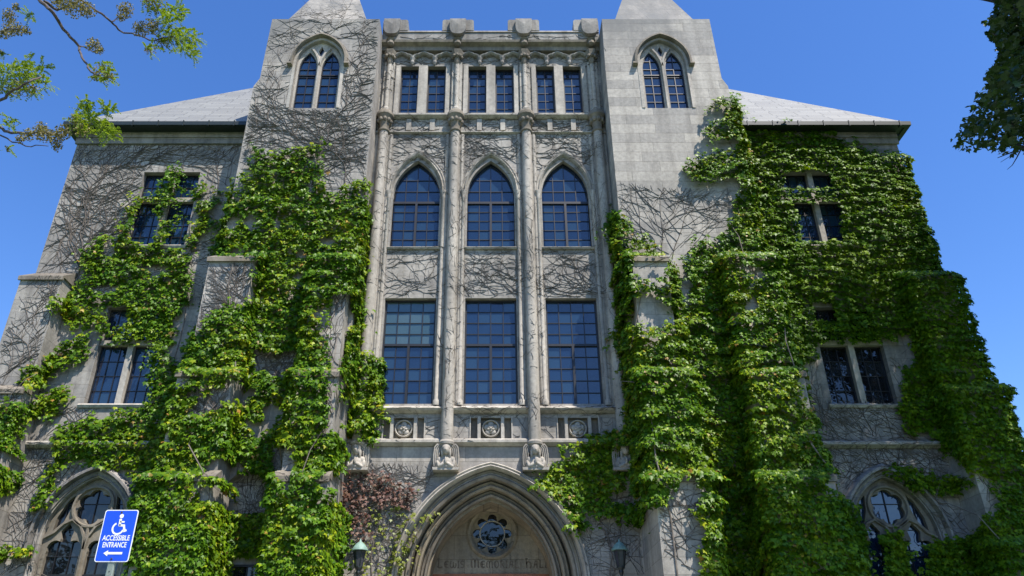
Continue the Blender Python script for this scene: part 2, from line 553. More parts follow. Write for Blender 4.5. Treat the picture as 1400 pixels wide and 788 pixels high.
# --- frieze frames and roses
for c in BAYS:
    for x in (-0.57, -0.355, 0.275, 0.555):
        fr = MB(); fr.box(c + x, c + x + (0.08 if abs(x) < .5 else 0.03), -0.035, -0.003, 7.80, 8.43)
        obj('frieze_mullion', fr, M['carved'], HALL)
    ro = MB()
    ro.panel(circle(c, 8.115, 0.24, 20), [], 0.125)
    for k in range(5):
        a = 2 * math.pi * k / 5 + math.pi / 2
        ro.ball((c + 0.125 * math.cos(a), 0.07, 8.115 + 0.125 * math.sin(a)), (0.085, 0.05, 0.072), 10, 6, Matrix.Rotation(-a - math.pi / 2, 3, 'Y').to_euler())
    for k in range(5):
        a = 2 * math.pi * k / 5 - math.pi / 2
        ro.ball((c + 0.06 * math.cos(a), 0.035, 8.115 + 0.06 * math.sin(a)), (0.05, 0.04, 0.042), 8, 6)
    ro.ball((c, -0.0, 8.115), (0.035, 0.035, 0.035), 8, 6)
    rows = []
    for i in range(24):
        a = 2 * math.pi * i / 24
        rows.append([(c + (0.225 + 0.026 * math.cos(q)) * math.cos(a), 0.06 + 0.05 * math.sin(q), 8.115 + (0.225 + 0.026 * math.cos(q)) * math.sin(a)) for q in [2 * math.pi * k / 8 for k in range(8)]])
    ro.quad_grid(rows, True, True)
    obj('carved_rose', ro, M['carved'], HALL, smooth=True)

# --- shafts with capitals, pilasters above, carved angels below
for x in SH:
    b = MB()
    b.lathe(x, -0.16, [(0.165, 7.55), (0.155, 12.5), (0.148, 18.2)], 18)
    for s in (-1, 1):
        b.lathe(x + s * 0.235, -0.03, [(0.055, 8.73), (0.055, 18.12)], 8)
    b.box(x - 0.30, x + 0.30, -0.05, -0.003, 8.73, 18.12)
    sh = obj('shaft', b, M['carved'], HALL, solid=True, smooth=True)
    b = MB()
    b.lathe(x, -0.16, [(0.15, 18.1), (0.19, 18.14), (0.19, 18.2), (0.15, 18.24), (0.16, 18.4), (0.25, 18.72), (0.29, 18.76), (0.29, 18.86), (0.24, 18.95)], 12)
    for k in range(9):
        a = 2 * math.pi * k / 9
        b.ball((x + 0.2 * math.cos(a), -0.16 + 0.2 * math.sin(a), 18.56), (0.07, 0.07, 0.09), 7, 5)
    obj('capital', b, M['weathered'], sh, smooth=True)
    b = MB()
    b.box(x - 0.17, x + 0.17, -0.10, -0.003, 18.99, 21.3)
    b.lathe(x, -0.13, [(0.12, 18.99), (0.12, 19.15), (0.075, 19.22), (0.075, 21.25), (0.11, 21.3)], 10)
    pl = obj('pilaster', b, M['carved'], HALL, solid=True)
    b = MB()
    b.lathe(x, -0.16, [(0.06, 21.15), (0.10, 21.25), (0.10, 21.35), (0.2, 21.62), (0.22, 21.7)], 6)
    for k in range(5):
        a = math.pi + math.pi * k / 4
        b.ball((x + 0.15 * math.cos(a), -0.16 + 0.15 * math.sin(a), 21.45), (0.06, 0.06, 0.07), 7, 5)
    obj('leaf_bracket', b, M['weathered'], pl, smooth=True)

def angel(x):
    b = MB()
    y = -0.16
    b.ball((x, y - 0.02, 7.10), (0.20, 0.17, 0.20), 16, 10)           # robed chest
    b.ball((x, y - 0.02, 7.00), (0.24, 0.18, 0.10), 16, 8)
    for s in (-1, 1):
        b.ball((x + s * 0.17, y - 0.04, 7.18), (0.075, 0.10, 0.10), 10, 8)   # shoulders
        b.ball((x + s * 0.20, y - 0.08, 7.05), (0.06, 0.08, 0.13), 10, 8, Matrix.Rotation(s * 0.25, 3, 'Y').to_euler())
        b.ball((x + s * 0.10, y - 0.17, 7.03), (0.125, 0.055, 0.05), 10, 8, Matrix.Rotation(s * 0.55, 3, 'Y').to_euler())   # forearms
        b.ball((x + s * 0.10, y - 0.10, 7.36), (0.045, 0.08, 0.15), 8, 8)    # falling hair
    b.ball((x, y - 0.22, 7.13), (0.035, 0.045, 0.10), 8, 8)            # joined hands
    b.ball((x, y - 0.08, 7.28), (0.06, 0.065, 0.10), 10, 8)           # neck
    b.ball((x, y - 0.17, 7.42), (0.088, 0.10, 0.125), 14, 12)          # head
    b.ball((x, y - 0.272, 7.41), (0.018, 0.024, 0.03), 6, 6)          # nose
    b.ball((x, y - 0.13, 7.48), (0.118, 0.115, 0.10), 12, 8)            # hair
    b.ball((x, y + 0.05, 6.97), (0.28, 0.16, 0.05), 12, 6)
    o = obj('carved_angel', b, M['carved'], HALL, smooth=True)
    md = o.modifiers.new('remesh', 'REMESH'); md.mode = 'VOXEL'; md.voxel_size = 0.012; md.use_smooth_shade = True
    for s in (-1, 1):
        wv = MB()
        wp = [(0.10, 7.52), (0.17, 7.62), (0.25, 7.63), (0.315, 7.55), (0.345, 7.35), (0.34, 7.12), (0.31, 6.99), (0.25, 6.99), (0.24, 7.20), (0.20, 7.36)]
        wv.prism([(x + s * a, z) for a, z in wp][::-s], -0.20, -0.01)
        for q in range(4):
            e = 0.045 * q
            wv.sweep([(x + s * (a - e), z - e * 0.4) for a, z in ((0.18, 7.58), (0.25, 7.59), (0.30, 7.52), (0.325, 7.34), (0.322, 7.12), (0.30, 7.02))], [(-0.014, -0.195), (-0.010, -0.235), (0.010, -0.235), (0.014, -0.195)])
        obj('wing', wv, M['carved'], o, smooth=True)
    bl = MB(); bl.prism([(x - 0.33, 6.90), (x + 0.33, 6.90), (x + 0.35, 6.97), (x - 0.35, 6.97)], -0.33, -0.003)
    obj('corbel_base', bl, M['carved'], o)
    bl = MB(); bl.lathe(x, -0.16, [(0.15, 7.57), (0.20, 7.60), (0.21, 7.66), (0.17, 7.72)], 12)
    obj('shaft_base', bl, M['carved'], o, smooth=True)
    return o
for x in SH:
    angel(x)

# --- windows of the central bay
def rect_window(c, hw, z0, z1, zt, y, rows_up, rows_dn, cols, m_up, m_dn, name='window', parent=HALL):
    clip = rect(c - hw, c + hw, z0, z1)
    fr = MB(); t = 0.05
    fr.box(c - hw, c - hw + t, y - 0.05, y + 0.03, z0, z1); fr.box(c + hw - t, c + hw, y - 0.05, y + 0.03, z0, z1)
    fr.box(c - hw + t, c + hw - t, y - 0.05, y + 0.03, z0, z0 + t); fr.box(c - hw + t, c + hw - t, y - 0.05, y + 0.03, z1 - t, z1)
    if zt:
        fr.box(c - hw + t, c + hw - t, y - 0.06, y + 0.028, zt - 0.035, zt + 0.035)
        if cols > 2:
            fr.box(c - 0.035, c + 0.035, y - 0.065, y + 0.026, z0 + t, zt - 0.035)
    xs = lin(c - hw + t * .5, c + hw - t * .5, cols)
    up = lin(zt, z1 - t * .5, rows_up) if zt else []
    dn = lin(z0 + t * .5, zt if zt else z1 - t * .5, rows_dn)
    bars(fr, xs[1:-1], up[1:-1] + dn[1:-1], clip, y, 0.011)
    f = obj(name, fr, M['metal'], parent)
    if zt:
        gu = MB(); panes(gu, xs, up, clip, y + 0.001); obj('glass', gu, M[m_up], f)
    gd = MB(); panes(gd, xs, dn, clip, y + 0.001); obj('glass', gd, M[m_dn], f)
    return f
for i, c in enumerate(BAYS):
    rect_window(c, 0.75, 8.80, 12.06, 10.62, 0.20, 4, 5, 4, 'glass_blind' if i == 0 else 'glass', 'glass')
    # pointed window
    y = 0.20; hw = 0.74
    clip = parch(c, hw, 13.82, 15.72, 1.36)
    fr = MB()
    fr.sweep(arch_path(c, hw - 0.03, 13.82, 15.72, 1.32) + [(c - hw + 0.03, 13.85), (c + hw - 0.03, 13.85)][:0], [(-0.03, y - 0.05), (-0.03, y + 0.03), (0.03, y + 0.03), (0.03, y - 0.05)])
    fr.box(c - hw, c + hw, y - 0.05, y + 0.029, 13.82, 13.87)
    fr.box(c - hw, c + hw, y - 0.06, y + 0.026, 15.50, 15.58)
    fr.box(c - 0.035, c + 0.035, y - 0.065, y + 0.024, 13.87, 15.50)
    xs = lin(c - hw + .02, c + hw - .02, 4); dn = lin(13.84, 15.54, 5); up = [15.54, 15.98, 16.42, 17.2]
    bars(fr, xs[1:-1], dn[1:-1] + up[1:-1], clip, y, 0.011)
    f = obj('window', fr, M['metal'], HALL)
    gm = MB(); panes(gm, xs, dn, clip, y + 0.001); panes(gm, xs, up, clip, y + 0.001)
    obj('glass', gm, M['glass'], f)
    # colonnettes and arch moulding round the two windows of the bay
    cm = MB()
    for s in (-1, 1):
        cm.lathe(c + s * 0.86, -0.05, [(0.10, 8.73), (0.10, 8.86), (0.062, 8.92), (0.060, 15.55), (0.075, 15.58), (0.065, 15.64), (0.105, 15.78), (0.11, 15.84)], 10)
    cm.sweep(arch_path(c, 0.86, 15.84, 15.841, 1.50), [(-0.085, 0.01), (-0.085, -0.03), (-0.05, -0.09), (0.0, -0.06), (0.04, -0.12), (0.085, -0.06), (0.085, 0.01)])
    obj('arch_moulding', cm, M['carved'], HALL, solid=True, smooth=True)
    # pair of upper lights
    for s in (-1, 1):
        rect_window(c + s * 0.47, 0.31, 19.05, 21.2, 0, 0.22, 0, 6, 2, 'glass', 'glass')
    cm = MB()
    cm.prism([(c - 0.15, 19.0), (c + 0.15, 19.0), (c + 0.15, 21.2), (c - 0.15, 21.2)], -0.05, -0.003)
    for s in (-1, 1):
        cm.box(c + s * 0.87 - 0.07, c + s * 0.87 + 0.07, -0.05, -0.003, 19.0, 21.2)
    obj('mullion', cm, M['carved'], HALL)

# --- corbel table, cornice, parapet
ct = MB()
for i in range(3):
    for k in range(3):
        x0 = SH[i] + k * 2.35 / 3; x1 = x0 + 2.35 / 3; h = (x1 - x0) / 2; cx = (x0 + x1) / 2
        path = []
        for j in range(21):
            t = j / 20
            z = 21.42 + 0.27 * (math.sin(math.pi * t) ** 0.5) + 0.03 * math.exp(-((t - 0.5) / 0.08) ** 2) - 0.035 * (math.exp(-((t - 0.25) / 0.05) ** 2) + math.exp(-((t - 0.75) / 0.05) ** 2))
            path.append((x0 + (x1 - x0) * t, z))
        ct.sweep(path, [(-0.035, 0.0), (-0.035, -0.10), (0.0, -0.16), (0.035, -0.17), (0.05, 0.0)])
        if k:
            ct.lathe(x0, -0.12, [(0.03, 21.16), (0.07, 21.25), (0.06, 21.34), (0.10, 21.46), (0.05, 21.52)], 8)
obj('corbel_table', ct, M['parapet'], HALL)
b = MB(); b.box(-3.83, 3.83, -0.16, -0.003, 21.80, 22.0)
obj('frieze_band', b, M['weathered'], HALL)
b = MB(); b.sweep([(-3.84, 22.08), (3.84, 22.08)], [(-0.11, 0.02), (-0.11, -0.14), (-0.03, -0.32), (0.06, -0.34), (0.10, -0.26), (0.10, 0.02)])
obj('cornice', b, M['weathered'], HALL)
b = MB(); b.prism(rect(-3.85, 3.85, 22.16, 22.68), -0.20, 0.35)
b.sweep([(-3.85, 22.66), (3.85, 22.66)], [(-0.04, 0.0), (-0.04, -0.235), (0.04, -0.215), (0.06, 0.0)])
par = obj('parapet', b, M['parapet'], HALL, solid=True)
for x, a, c2 in ((-3.52, -0.33, 0.56), (-1.17, -0.56, 0.56), (1.17, -0.56, 0.56), (3.52, -0.56, 0.33)):
    b = MB()
    b.prism([(x + a, 22.69), (x + c2, 22.69), (x + c2, 23.16), (x + c2 - 0.05, 23.22), (x + a + 0.05, 23.22), (x + a, 23.16)], -0.24, 0.38)
    m = obj('merlon', b, M['parapet'], par)
    b = MB()
    out = [(-0.29, 0.66), (0.29, 0.66)] + [(0.29 * math.cos(t) ** 0.7, -0.36 * math.sin(t) + 0.30) for t in lin(0, math.pi / 2 - 0.05, 6)] + [(-0.29 * math.cos(t) ** 0.7, -0.36 * math.sin(t) + 0.30) for t in lin(0, math.pi / 2 - 0.05, 6)[::-1]]
    o2 = [(x + p, 22.47 + q) for p, q in out]
    rows = [[(p, -0.22, q) for p, q in o2], [(p, -0.37 + 0.08 * abs(p - x) - 0.04 * (q - 22.3), q) for p, q in o2]]
    b.quad_grid(rows, True)
    n = len(o2); base = len(b.v); b.v.append((x, -0.41, 22.85))
    for k in range(n):
        b.f.append((n + k, n + (k + 1) % n, base))
    obj('shield', b, M['parapet'], m)
    b = MB(); b.lathe(x, -0.32, [(0.05, 21.86), (0.13, 21.93), (0.11, 22.06), (0.16, 22.12), (0.08, 22.18)], 8)
    obj('boss', b, M['weathered'], m, smooth=True)

# --- entrance arch, tympanum, door
def order(hw, h, y0, y1, wd, m, zs=4.15):
    b = MB()
    path = [(hw, 0.0)] + arch_path(0, hw, zs, zs + .001, h, 22) + [(-hw, 0.0)]
    b.sweep(path, [(-wd, y1), (-wd, y0 + (y1 - y0) * .35), (-wd * .55, y0 + 0.02), (-wd * .1, y0 + (y1 - y0) * .22), (wd * .35, y0), (wd * .8, y0 + 0.04), (wd, y1)])
    return obj('entrance_arch', b, M[m], HALL, solid=True, smooth=True)
order(2.37, 2.92, -0.24, 0.02, 0.085, 'carved')
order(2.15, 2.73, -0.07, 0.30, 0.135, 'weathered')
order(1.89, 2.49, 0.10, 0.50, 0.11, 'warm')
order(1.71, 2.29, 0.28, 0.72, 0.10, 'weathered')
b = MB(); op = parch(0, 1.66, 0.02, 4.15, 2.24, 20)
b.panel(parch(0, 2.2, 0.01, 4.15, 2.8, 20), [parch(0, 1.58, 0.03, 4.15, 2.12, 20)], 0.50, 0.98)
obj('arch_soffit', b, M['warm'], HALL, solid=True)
TY = 1.45
ROSE = (0.04, 5.65)
b = MB()
b.panel(parch(0, 1.75, 4.60, 4.61, 2.1, 20), [circle(ROSE[0], ROSE[1], 0.60)], TY, 0.10)
tym = obj('tympanum', b, M['warm'], HALL, solid=True)
b = MB()
b.panel(circle(ROSE[0], ROSE[1], 0.61, 40), [foil(ROSE[0], ROSE[1], 8, 0.40, 0.125, 10, core=0.335)], TY + 0.09, 0.10)
b.sweep(circle(ROSE[0], ROSE[1], 0.62, 40), [(-0.07, TY + .1), (-0.07, TY - 0.05), (-0.02, TY - 0.10), (0.03, TY - 0.06), (0.07, TY - .0), (0.07, TY + .1)], closed=True)
rw = obj('rose_window', b, M['warm'], HALL)
b = MB(); b.panel(circle(ROSE[0], ROSE[1], 0.55, 32), [], TY + 0.17); obj('glass', b, M['glass_dark'], rw)
b = MB(); b.sweep(circle(ROSE[0], ROSE[1], 0.335, 32), [(-0.014, TY + .165), (-0.014, TY + .12), (0.014, TY + .12), (0.014, TY + .165)], closed=True)
obj('glazing_ring', b, M['carved'], rw)
# cut lettering in rounded Gothic capitals
def arc(cx, cz, rx, rz, a0, a1, n=10):
    return [(cx + rx * math.cos(R(a0 + (a1 - a0) * i / n)), cz + rz * math.sin(R(a0 + (a1 - a0) * i / n))) for i in range(n + 1)]
GLY = {
 'L': (0.72, [[(0.18, 1), (0.18, 0.08)], [(0.05, 1), (0.32, 1)], arc(0.36, 0.26, 0.32, 0.24, 200, 330)]),
 'E': (0.74, [arc(0.42, 0.5, 0.36, 0.46, 50, 310), [(0.08, 0.5), (0.62, 0.5)], [(0.30, 0.9), (0.30, 0.1)]]),
 'W': (1.0, [arc(0.30, 0.40, 0.24, 0.38, 130, 360), [(0.54, 0.4), (0.54, 0.85)], arc(0.74, 0.40, 0.21, 0.38, 180, 400), [(0.08, 0.72), (0.2, 0.98)]]),
 'I': (0.34, [[(0.17, 0.98), (0.17, 0.02)], [(0.05, 0.98), (0.29, 0.98)], [(0.05, 0.02), (0.29, 0.02)]]),
 'S': (0.62, [arc(0.32, 0.72, 0.24, 0.24, 30, 270), arc(0.30, 0.26, 0.25, 0.23, 90, -150)]),
 'M': (1.04, [[(0.12, 0.70), (0.10, 0.30), (0.20, 0.03)], arc(0.32, 0.64, 0.20, 0.33, 180, 0), [(0.52, 0.66), (0.52, 0.02)], arc(0.72, 0.64, 0.20, 0.33, 180, 0), [(0.92, 0.66), (0.92, 0.10), (1.0, 0.02)]]),
 'O': (0.80, [arc(0.40, 0.5, 0.32, 0.46, 0, 360, 18), [(0.28, 0.88), (0.28, 0.12)]]),
 'R': (0.72, [[(0.16, 0.98), (0.16, 0.02)], arc(0.30, 0.74, 0.30, 0.23, 100, -90), [(0.32, 0.5), (0.66, 0.02)], [(0.04, 0.98), (0.35, 0.98)]]),
 'A': (0.76, [[(0.10, 0.02), (0.34, 0.98)], [(0.30, 0.98), (0.62, 0.98)], [(0.60, 0.98), (0.60, 0.02)], [(0.20, 0.45), (0.60, 0.45)]]),
 'H': (0.80, [[(0.14, 1.05), (0.14, 0.02)], [(0.02, 1.0), (0.28, 1.0)], arc(0.40, 0.42, 0.26, 0.26, 180, 0), [(0.66, 0.42), (0.66, 0.1)], arc(0.50, 0.12, 0.16, 0.14, 0, -80)]),
}
cur = 0.0; W = []
for wi, word in enumerate(('LEWIS', 'MEMORIAL', 'HALL')):
    for k, ch in enumerate(word):
        sc = 1.18 if k == 0 else 0.92
        W.append((ch, cur, sc, wi)); cur += (GLY[ch][0] + 0.13) * sc
    cur += 0.75
cur -= 0.88
SC = 2.98 / cur
for wi in range(3):
    tx = MB()
    for ch, x0, sc, w_ in W:
        if w_ != wi: continue
        for q, st in enumerate(GLY[ch][1]):
            hw = SC * (0.085 if q != 1 else 0.06) * sc
            tx.sweep([(0.06 - 1.49 + SC * (x0 + px * sc), 4.75 + 0.195 * pz * sc) for px, pz in st], [(-hw, TY - 0.001), (-hw, TY - 0.005), (hw, TY - 0.005), (hw, TY - 0.001)])
    obj('inscription', tx, M['letter'], tym)
b = MB(); b.box(-1.22, 1.22, TY - 0.03, TY + 0.02, 4.50, 4.60)
b.box(-1.22, -1.12, TY - 0.03, TY + 0.02, 0.0, 4.50); b.box(1.12, 1.22, TY - 0.03, TY + 0.02, 0.0, 4.50)
b.box(-1.75, -1.22, TY, TY + .1, 0, 4.598); b.box(1.22, 1.75, TY, TY + .1, 0, 4.598)
obj('door_frame', b, M['wood'], HALL, solid=True)
for s in (-1, 1):
    b = MB(); x0, x1 = (0.01, 1.12) if s > 0 else (-1.12, -0.01)
    b.box(x0, x1, TY + 0.0, TY + 0.06, 0.0, 4.50)
    for k in range(5):
        xx = x0 + (x1 - x0) * (k + 0.5) / 5
        b.box(xx - 0.08, xx + 0.08, TY - 0.02, TY - 0.002, 0.3, 4.3)
    d = obj('door', b, M['wood'], HALL)
    b = MB(); b.tube([(s * 0.12, TY - 0.02, 1.0), (s * 0.12, TY - 0.08, 1.03), (s * 0.12, TY - 0.08, 1.25), (s * 0.12, TY - 0.02, 1.28)], 0.012)
    obj('handle', b, M['metal'], d)
b = MB(); b.box(-2.0, 2.0, TY, TY + 0.4, 0.0, 4.45)
b = MB()
for k in range(4):
    b.box(-3.0 - .3 * (3 - k), 3.0 + .3 * (3 - k), -2.4 - 0.35 * (3 - k), 0.8 - 0.01 * k, 0.15 * k + 0.001, 0.15 * (k + 1))
tag(obj('entrance_steps', b, M['paving']), kind='structure')

# --- towers
for s in (-1, 1):
    fx = lambda x: x * s
    cx = 5.73
    o = [(3.80, 0), (7.86, 0), (7.86, 12.4), (7.76, 12.6), (7.76, 19.35), (7.60, 19.7), (7.56, 22.42), (3.84, 22.42), (3.80, 20.0)]
    win = parch(cx, 0.76, 18.42, 20.40, 1.02, 12)
    niche = parch(5.95, 0.72, 3.0, 5.9, 0.85, 8)
    mir = lambda L: [(x * s, z) for x, z in L][::s]
    b = MB()
    b.panel(mir(o), [mir(win), mir(niche)], -1.0, 0.30, 6.0)
    b.box(*sorted((fx(5.1), fx(6.8))), -0.72, -0.66, 2.9, 6.9)
    t = obj('tower', b, M['ashlar' if s < 0 else 'ashlar_clean'], HALL, solid=True)
    b = MB()                                    # steep four-sided cap on the tower
    x0, x1 = 4.30, 7.02
    ap = (fx((x0 + x1) / 2), 0.65, 27.2)
    base = [(fx(x0), -0.97, 22.42), (fx(x1), -0.97, 22.42), (fx(x1), 2.3, 22.42), (fx(x0), 2.3, 22.42)]
    for k in range(4):
        b.poly([base[k], base[(k + 1) % 4], ap] if s > 0 else [base[(k + 1) % 4], base[k], ap])
    obj('tower_cap', b, M['ashlar'], t, solid=True)
    b = MB()                                    # two lights under one arch
    plate = parch(cx, 0.75, 18.43, 20.40, 1.01, 12)
    l1 = parch(cx - 0.38, 0.295, 18.48, 20.25, 0.72, 8); l2 = parch(cx + 0.38, 0.295, 18.48, 20.25, 0.72, 8)
    eye = [(cx, 20.78), (cx + 0.09, 21.02), (cx, 21.24), (cx - 0.09, 21.02)]
    b.panel(mir(plate), [mir(l1), mir(l2), mir(eye)], -0.88, 0.12)
    prof = [(-0.055, -0.885), (-0.03, -0.96), (0.03, -0.96), (0.055, -0.885)]
    b.sweep([(fx(cx), 18.44), (fx(cx), 20.3)], prof)
    for q in (-1, 1):
        b.sweep([(fx(cx + q * dx), z) for dx, z in ((0, 20.34), (0.05, 20.6), (0.15, 20.86), (0.30, 21.1))], prof)
    wn_ = obj('tower_window', b, M['carved'], HALL)
    for l in (l1, l2):
        l = mir(l); fr = MB(); gm = MB()
        xs_ = [p[0] for p in l]; a0, a1 = min(xs_), max(xs_)
        xs = [a0, (a0 + a1) / 2, a1]; zs = lin(18.48, 20.97, 7)
        bars(fr, xs[1:-1], zs[1:-1], l, -0.79, 0.012)
        fr.sweep([l[0]] + l[1:] + [l[0]], [(-0.03, -0.80), (-0.03, -0.84), (0.03, -0.84), (0.03, -0.80)])
        fr.box(a0, a1, -0.84, -0.80, zs[4] + .06, zs[4] + .10)
        panes(gm, xs, zs, l, -0.785)
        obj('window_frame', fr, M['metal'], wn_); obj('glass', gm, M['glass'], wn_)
    gm = MB(); gm.panel(mir([(cx - .12, 20.75), (cx + .12, 20.75), (cx + .12, 21.27), (cx - .12, 21.27)]), [], -0.785); obj('glass', gm, M['glass_dark'], wn_)
    b = MB()
    path = [(fx(cx + 1.02), 20.28), (fx(cx + 0.92), 20.28)] + [(fx(x), z) for x, z in arch_path(cx, 0.92, 20.40, 20.401, 1.20, 14)] + [(fx(cx - 0.92), 20.28), (fx(cx - 1.02), 20.28)]
    b.sweep(path if s > 0 else path[::-1], [(-0.06, -0.99), (-0.06, -1.06), (-0.02, -1.15), (0.05, -1.17), (0.07, -1.09), (0.07, -0.99)])
    obj('hood_mould', b, M['weathered'], HALL, solid=True)
    b = MB(); b.sweep([(fx(x), z) for x, z in arch_path(cx, 0.81, 18.43, 20.40, 1.07, 14)][::s], [(-0.05, -0.98), (-0.05, -1.015), (0.05, -1.03), (0.05, -0.98)])
    obj('window_surround', b, M['carved'], HALL)
    # small window in the niche
    rect_window(fx(5.95), 0.52, 3.0, 4.5, 0, -0.76, 0, 4, 3, 'glass', 'glass_dark')
    # buttresses
    def buttress(x0, x1, parent=HALL, st=((0, 6.2, -2.25), (6.2, 8.9, -1.95), (8.9, 12.45, -1.6)), back=-0.97, grow=0.07):
        b = MB()
        for k, (z0, z1, y) in enumerate(st):
            gk = grow * (len(st) - 1 - k)
            b.box(x0 - gk, x1 + gk, y, back, z0, z1 - (0.0 if k == len(st) - 1 else 0.0))
        bt = obj('buttress', b, M['ashlar' if x0 < 0 else 'ashlar_clean'], parent, solid=True)
        for k, (z0, z1, y) in enumerate(st):
            cb = MB()
            gk = grow * (len(st) - 1 - k) + 0.05
            yb = st[k + 1][2] if k < len(st) - 1 else back
            rise = (yb - y) * 0.75
            prof = [(y - 0.07, z1 - 0.10), (y - 0.07, z1 + 0.03), (yb - 0.002, z1 + 0.03 + rise), (yb - 0.002, z1 + 0.002), (y - .003, z1 + .002), (y - .003, z1 - .10)]
            rows = [[(xx, p, q) for p, q in prof] for xx in (x0 - gk, x1 + gk)]
            bb = cb.quad_grid(rows, closed_u=True)
            cb.f += [tuple(range(bb, bb + 6)), tuple(range(bb + 6, bb + 12))[::-1]]
            obj('weathering', cb, M['weathered'], bt, solid=True)
        return bt
    buttress(*sorted((fx(6.55), fx(7.80))))
    buttress(*sorted((fx(3.92), fx(4.88))))

    # --- wing
    xe = XL if s < 0 else XR
    xo = abs(xe)
    b = MB()
    ww = 0.93
    hs = [rect(WINC - ww, WINC + ww, 14.25, 17.08), rect(WINC - ww, WINC + ww, 9.02, 12.06), parch(WINC, 1.12, 2.2, 5.35, 1.60, 14)]
    b.panel(mir([(7.5, 0), (xo, 0), (xo, 18.7), (7.5, 18.7)]), [mir(h) for h in hs], 0.6, 0.32)
    rows = [[(xe, 0.6, 0), (xe, 0.6, 18.7)], [(xe, 12.6, 0), (xe, 12.6, 18.7)], [(0, 12.6, 0), (0, 12.6, 18.7)]]
    b.quad_grid(rows)
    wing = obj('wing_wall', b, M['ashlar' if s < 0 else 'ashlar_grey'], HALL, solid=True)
    string('string_course', *sorted((fx(7.7), xe)), 7.82, 0.6, parent=HALL)
    b = MB(); b.box(*sorted((fx(7.75), fx(xo + 0.04))), 0.52, 0.597, 18.22, 18.45); b.box(*sorted((fx(7.75), fx(xo + 0.02))), 0.47, 0.597, 18.45, 18.66)
    obj('eaves_course', b, M['ashlar_grey'], HALL)
    # roof with hip
    ex = fx(xo + 0.30); EZ = 18.78; m_ = 1.285
    b = MB()
    A = (ex, 0.12, EZ); B_ = (fx(6.0), 0.12, EZ); t = 6.3
    C_ = (fx(6.0), 0.12 + t, EZ + t * m_); D_ = (ex - fx(t), 0.12 + t, EZ + t * m_); E_ = (ex, 12.9, EZ); F_ = (fx(6.0), 12.9, EZ)
    b.poly([A, B_, C_, D_][::-s]); b.poly([A, D_, E_][::-s]); b.poly([E_, D_, C_, F_][::-s])
    roof = obj('roof', b, M['slate'], HALL, solid=True)
    b = MB()
    x0, x1 = sorted((fx(7.7), ex + fx(0.02)))
    b.box(x0, x1, 0.04, 0.20, EZ - 0.16, EZ - 0.01)
    b.box(*sorted((ex - fx(0.14), ex + fx(0.022))), 0.21, 12.9, EZ - 0.16, EZ - 0.01)
    b.box(x0, x1 - 0.0, 0.21, 0.59, EZ - 0.12, EZ - 0.05)
    for k in range(7):
        xx = fx(8.6 + k * 0.85)
        b.box(xx - 0.015, xx + 0.015, 0.02, 0.16, EZ - 0.20, EZ + 0.02)
    obj('gutter', b, M['gutter'], roof)
    # mullioned windows
    for (z0, z1, zt) in ((14.25, 17.08, 16.02), (9.02, 12.06, 10.92)):
        b = MB()
        c = fx(WINC)
        b.prism([(c - 0.085, z0), (c + 0.085, z0), (c + 0.085, z1), (c - 0.085, z1)], 0.64, 0.90)
        b.box(c - ww, c - 0.085, 0.66, 0.90, zt - 0.08, zt + 0.08); b.box(c + 0.085, c + ww, 0.66, 0.90, zt - 0.08, zt + 0.08)
        st = obj('wing_window', b, M['carved'], HALL, solid=True)
        b = MB(); b.sweep([(c - ww - 0.12, z0 - 0.06), (c + ww + 0.12, z0 - 0.06)], [(-0.07, 0.62), (-0.07, 0.55), (0.0, 0.51), (0.055, 0.57), (0.055, 0.62)])
        obj('sill', b, M['carved'], st, solid=True)
        for q in (-1, 1):
            hw = (ww - 0.085) / 2; cc = c + q * (0.085 + hw)
            for (a, bz, n) in ((z0, zt - 0.08, 4), (zt + 0.08, z1, 2)):
                clip = rect(cc - hw, cc + hw, a, bz)
                fr = MB(); y = 0.84; tt = 0.035
                fr.box(cc - hw, cc - hw + tt, y - .04, y + .03, a, bz); fr.box(cc + hw - tt, cc + hw, y - .04, y + .03, a, bz)
                fr.box(cc - hw + tt, cc + hw - tt, y - .04, y + .03, a, a + tt); fr.box(cc - hw + tt, cc + hw - tt, y - .04, y + .03, bz - tt, bz)
                xs = lin(cc - hw, cc + hw, 3); zs = lin(a, bz, n)
                bars(fr, xs[1:-1], zs[1:-1], clip, y, 0.010)
                obj('window_frame', fr, M['metal'], st)
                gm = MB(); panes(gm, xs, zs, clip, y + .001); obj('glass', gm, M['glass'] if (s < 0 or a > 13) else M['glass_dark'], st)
    # traceried window
    c = WINC; zs0 = 5.35
    outer = parch(c, 1.11, 2.21, zs0, 1.58, 14)
    rose = foil(c, zs0 + 0.84, 6, 0.27, 0.185, 10)
    def light(cx_):
        hw = 0.44
        return [(cx_ - hw, 2.3), (cx_ + hw, 2.3), (cx_ + hw, zs0 - 0.35)] + arc(cx_ + 0.24, zs0 - 0.22, 0.20, 0.20, -20, 120, 6) + [(cx_ + 0.13, zs0 + 0.02), (cx_ + 0.17, zs0 + 0.20), (cx_, zs0 + 0.42), (cx_ - 0.17, zs0 + 0.20), (cx_ - 0.13, zs0 + 0.02)] + arc(cx_ - 0.24, zs0 - 0.22, 0.20, 0.20, 60, 200, 6) + [(cx_ - hw, zs0 - 0.35)]
    dag = lambda q: [(c + q * 0.93, zs0 + 0.22), (c + q * 0.90, zs0 + 0.55), (c + q * 0.72, zs0 + 0.98), (c + q * 0.55, zs0 + 1.15), (c + q * 0.60, zs0 + 0.75), (c + q * 0.70, zs0 + 0.45)][::q]
    b = MB()
    b.panel(mir(outer), [mir(h) for h in (rose, light(c - 0.53), light(c + 0.53), dag(1), dag(-1))], 0.74, 0.14)
    pr = [(-0.05, 0.745), (-0.025, 0.67), (0.025, 0.67), (0.05, 0.745)]
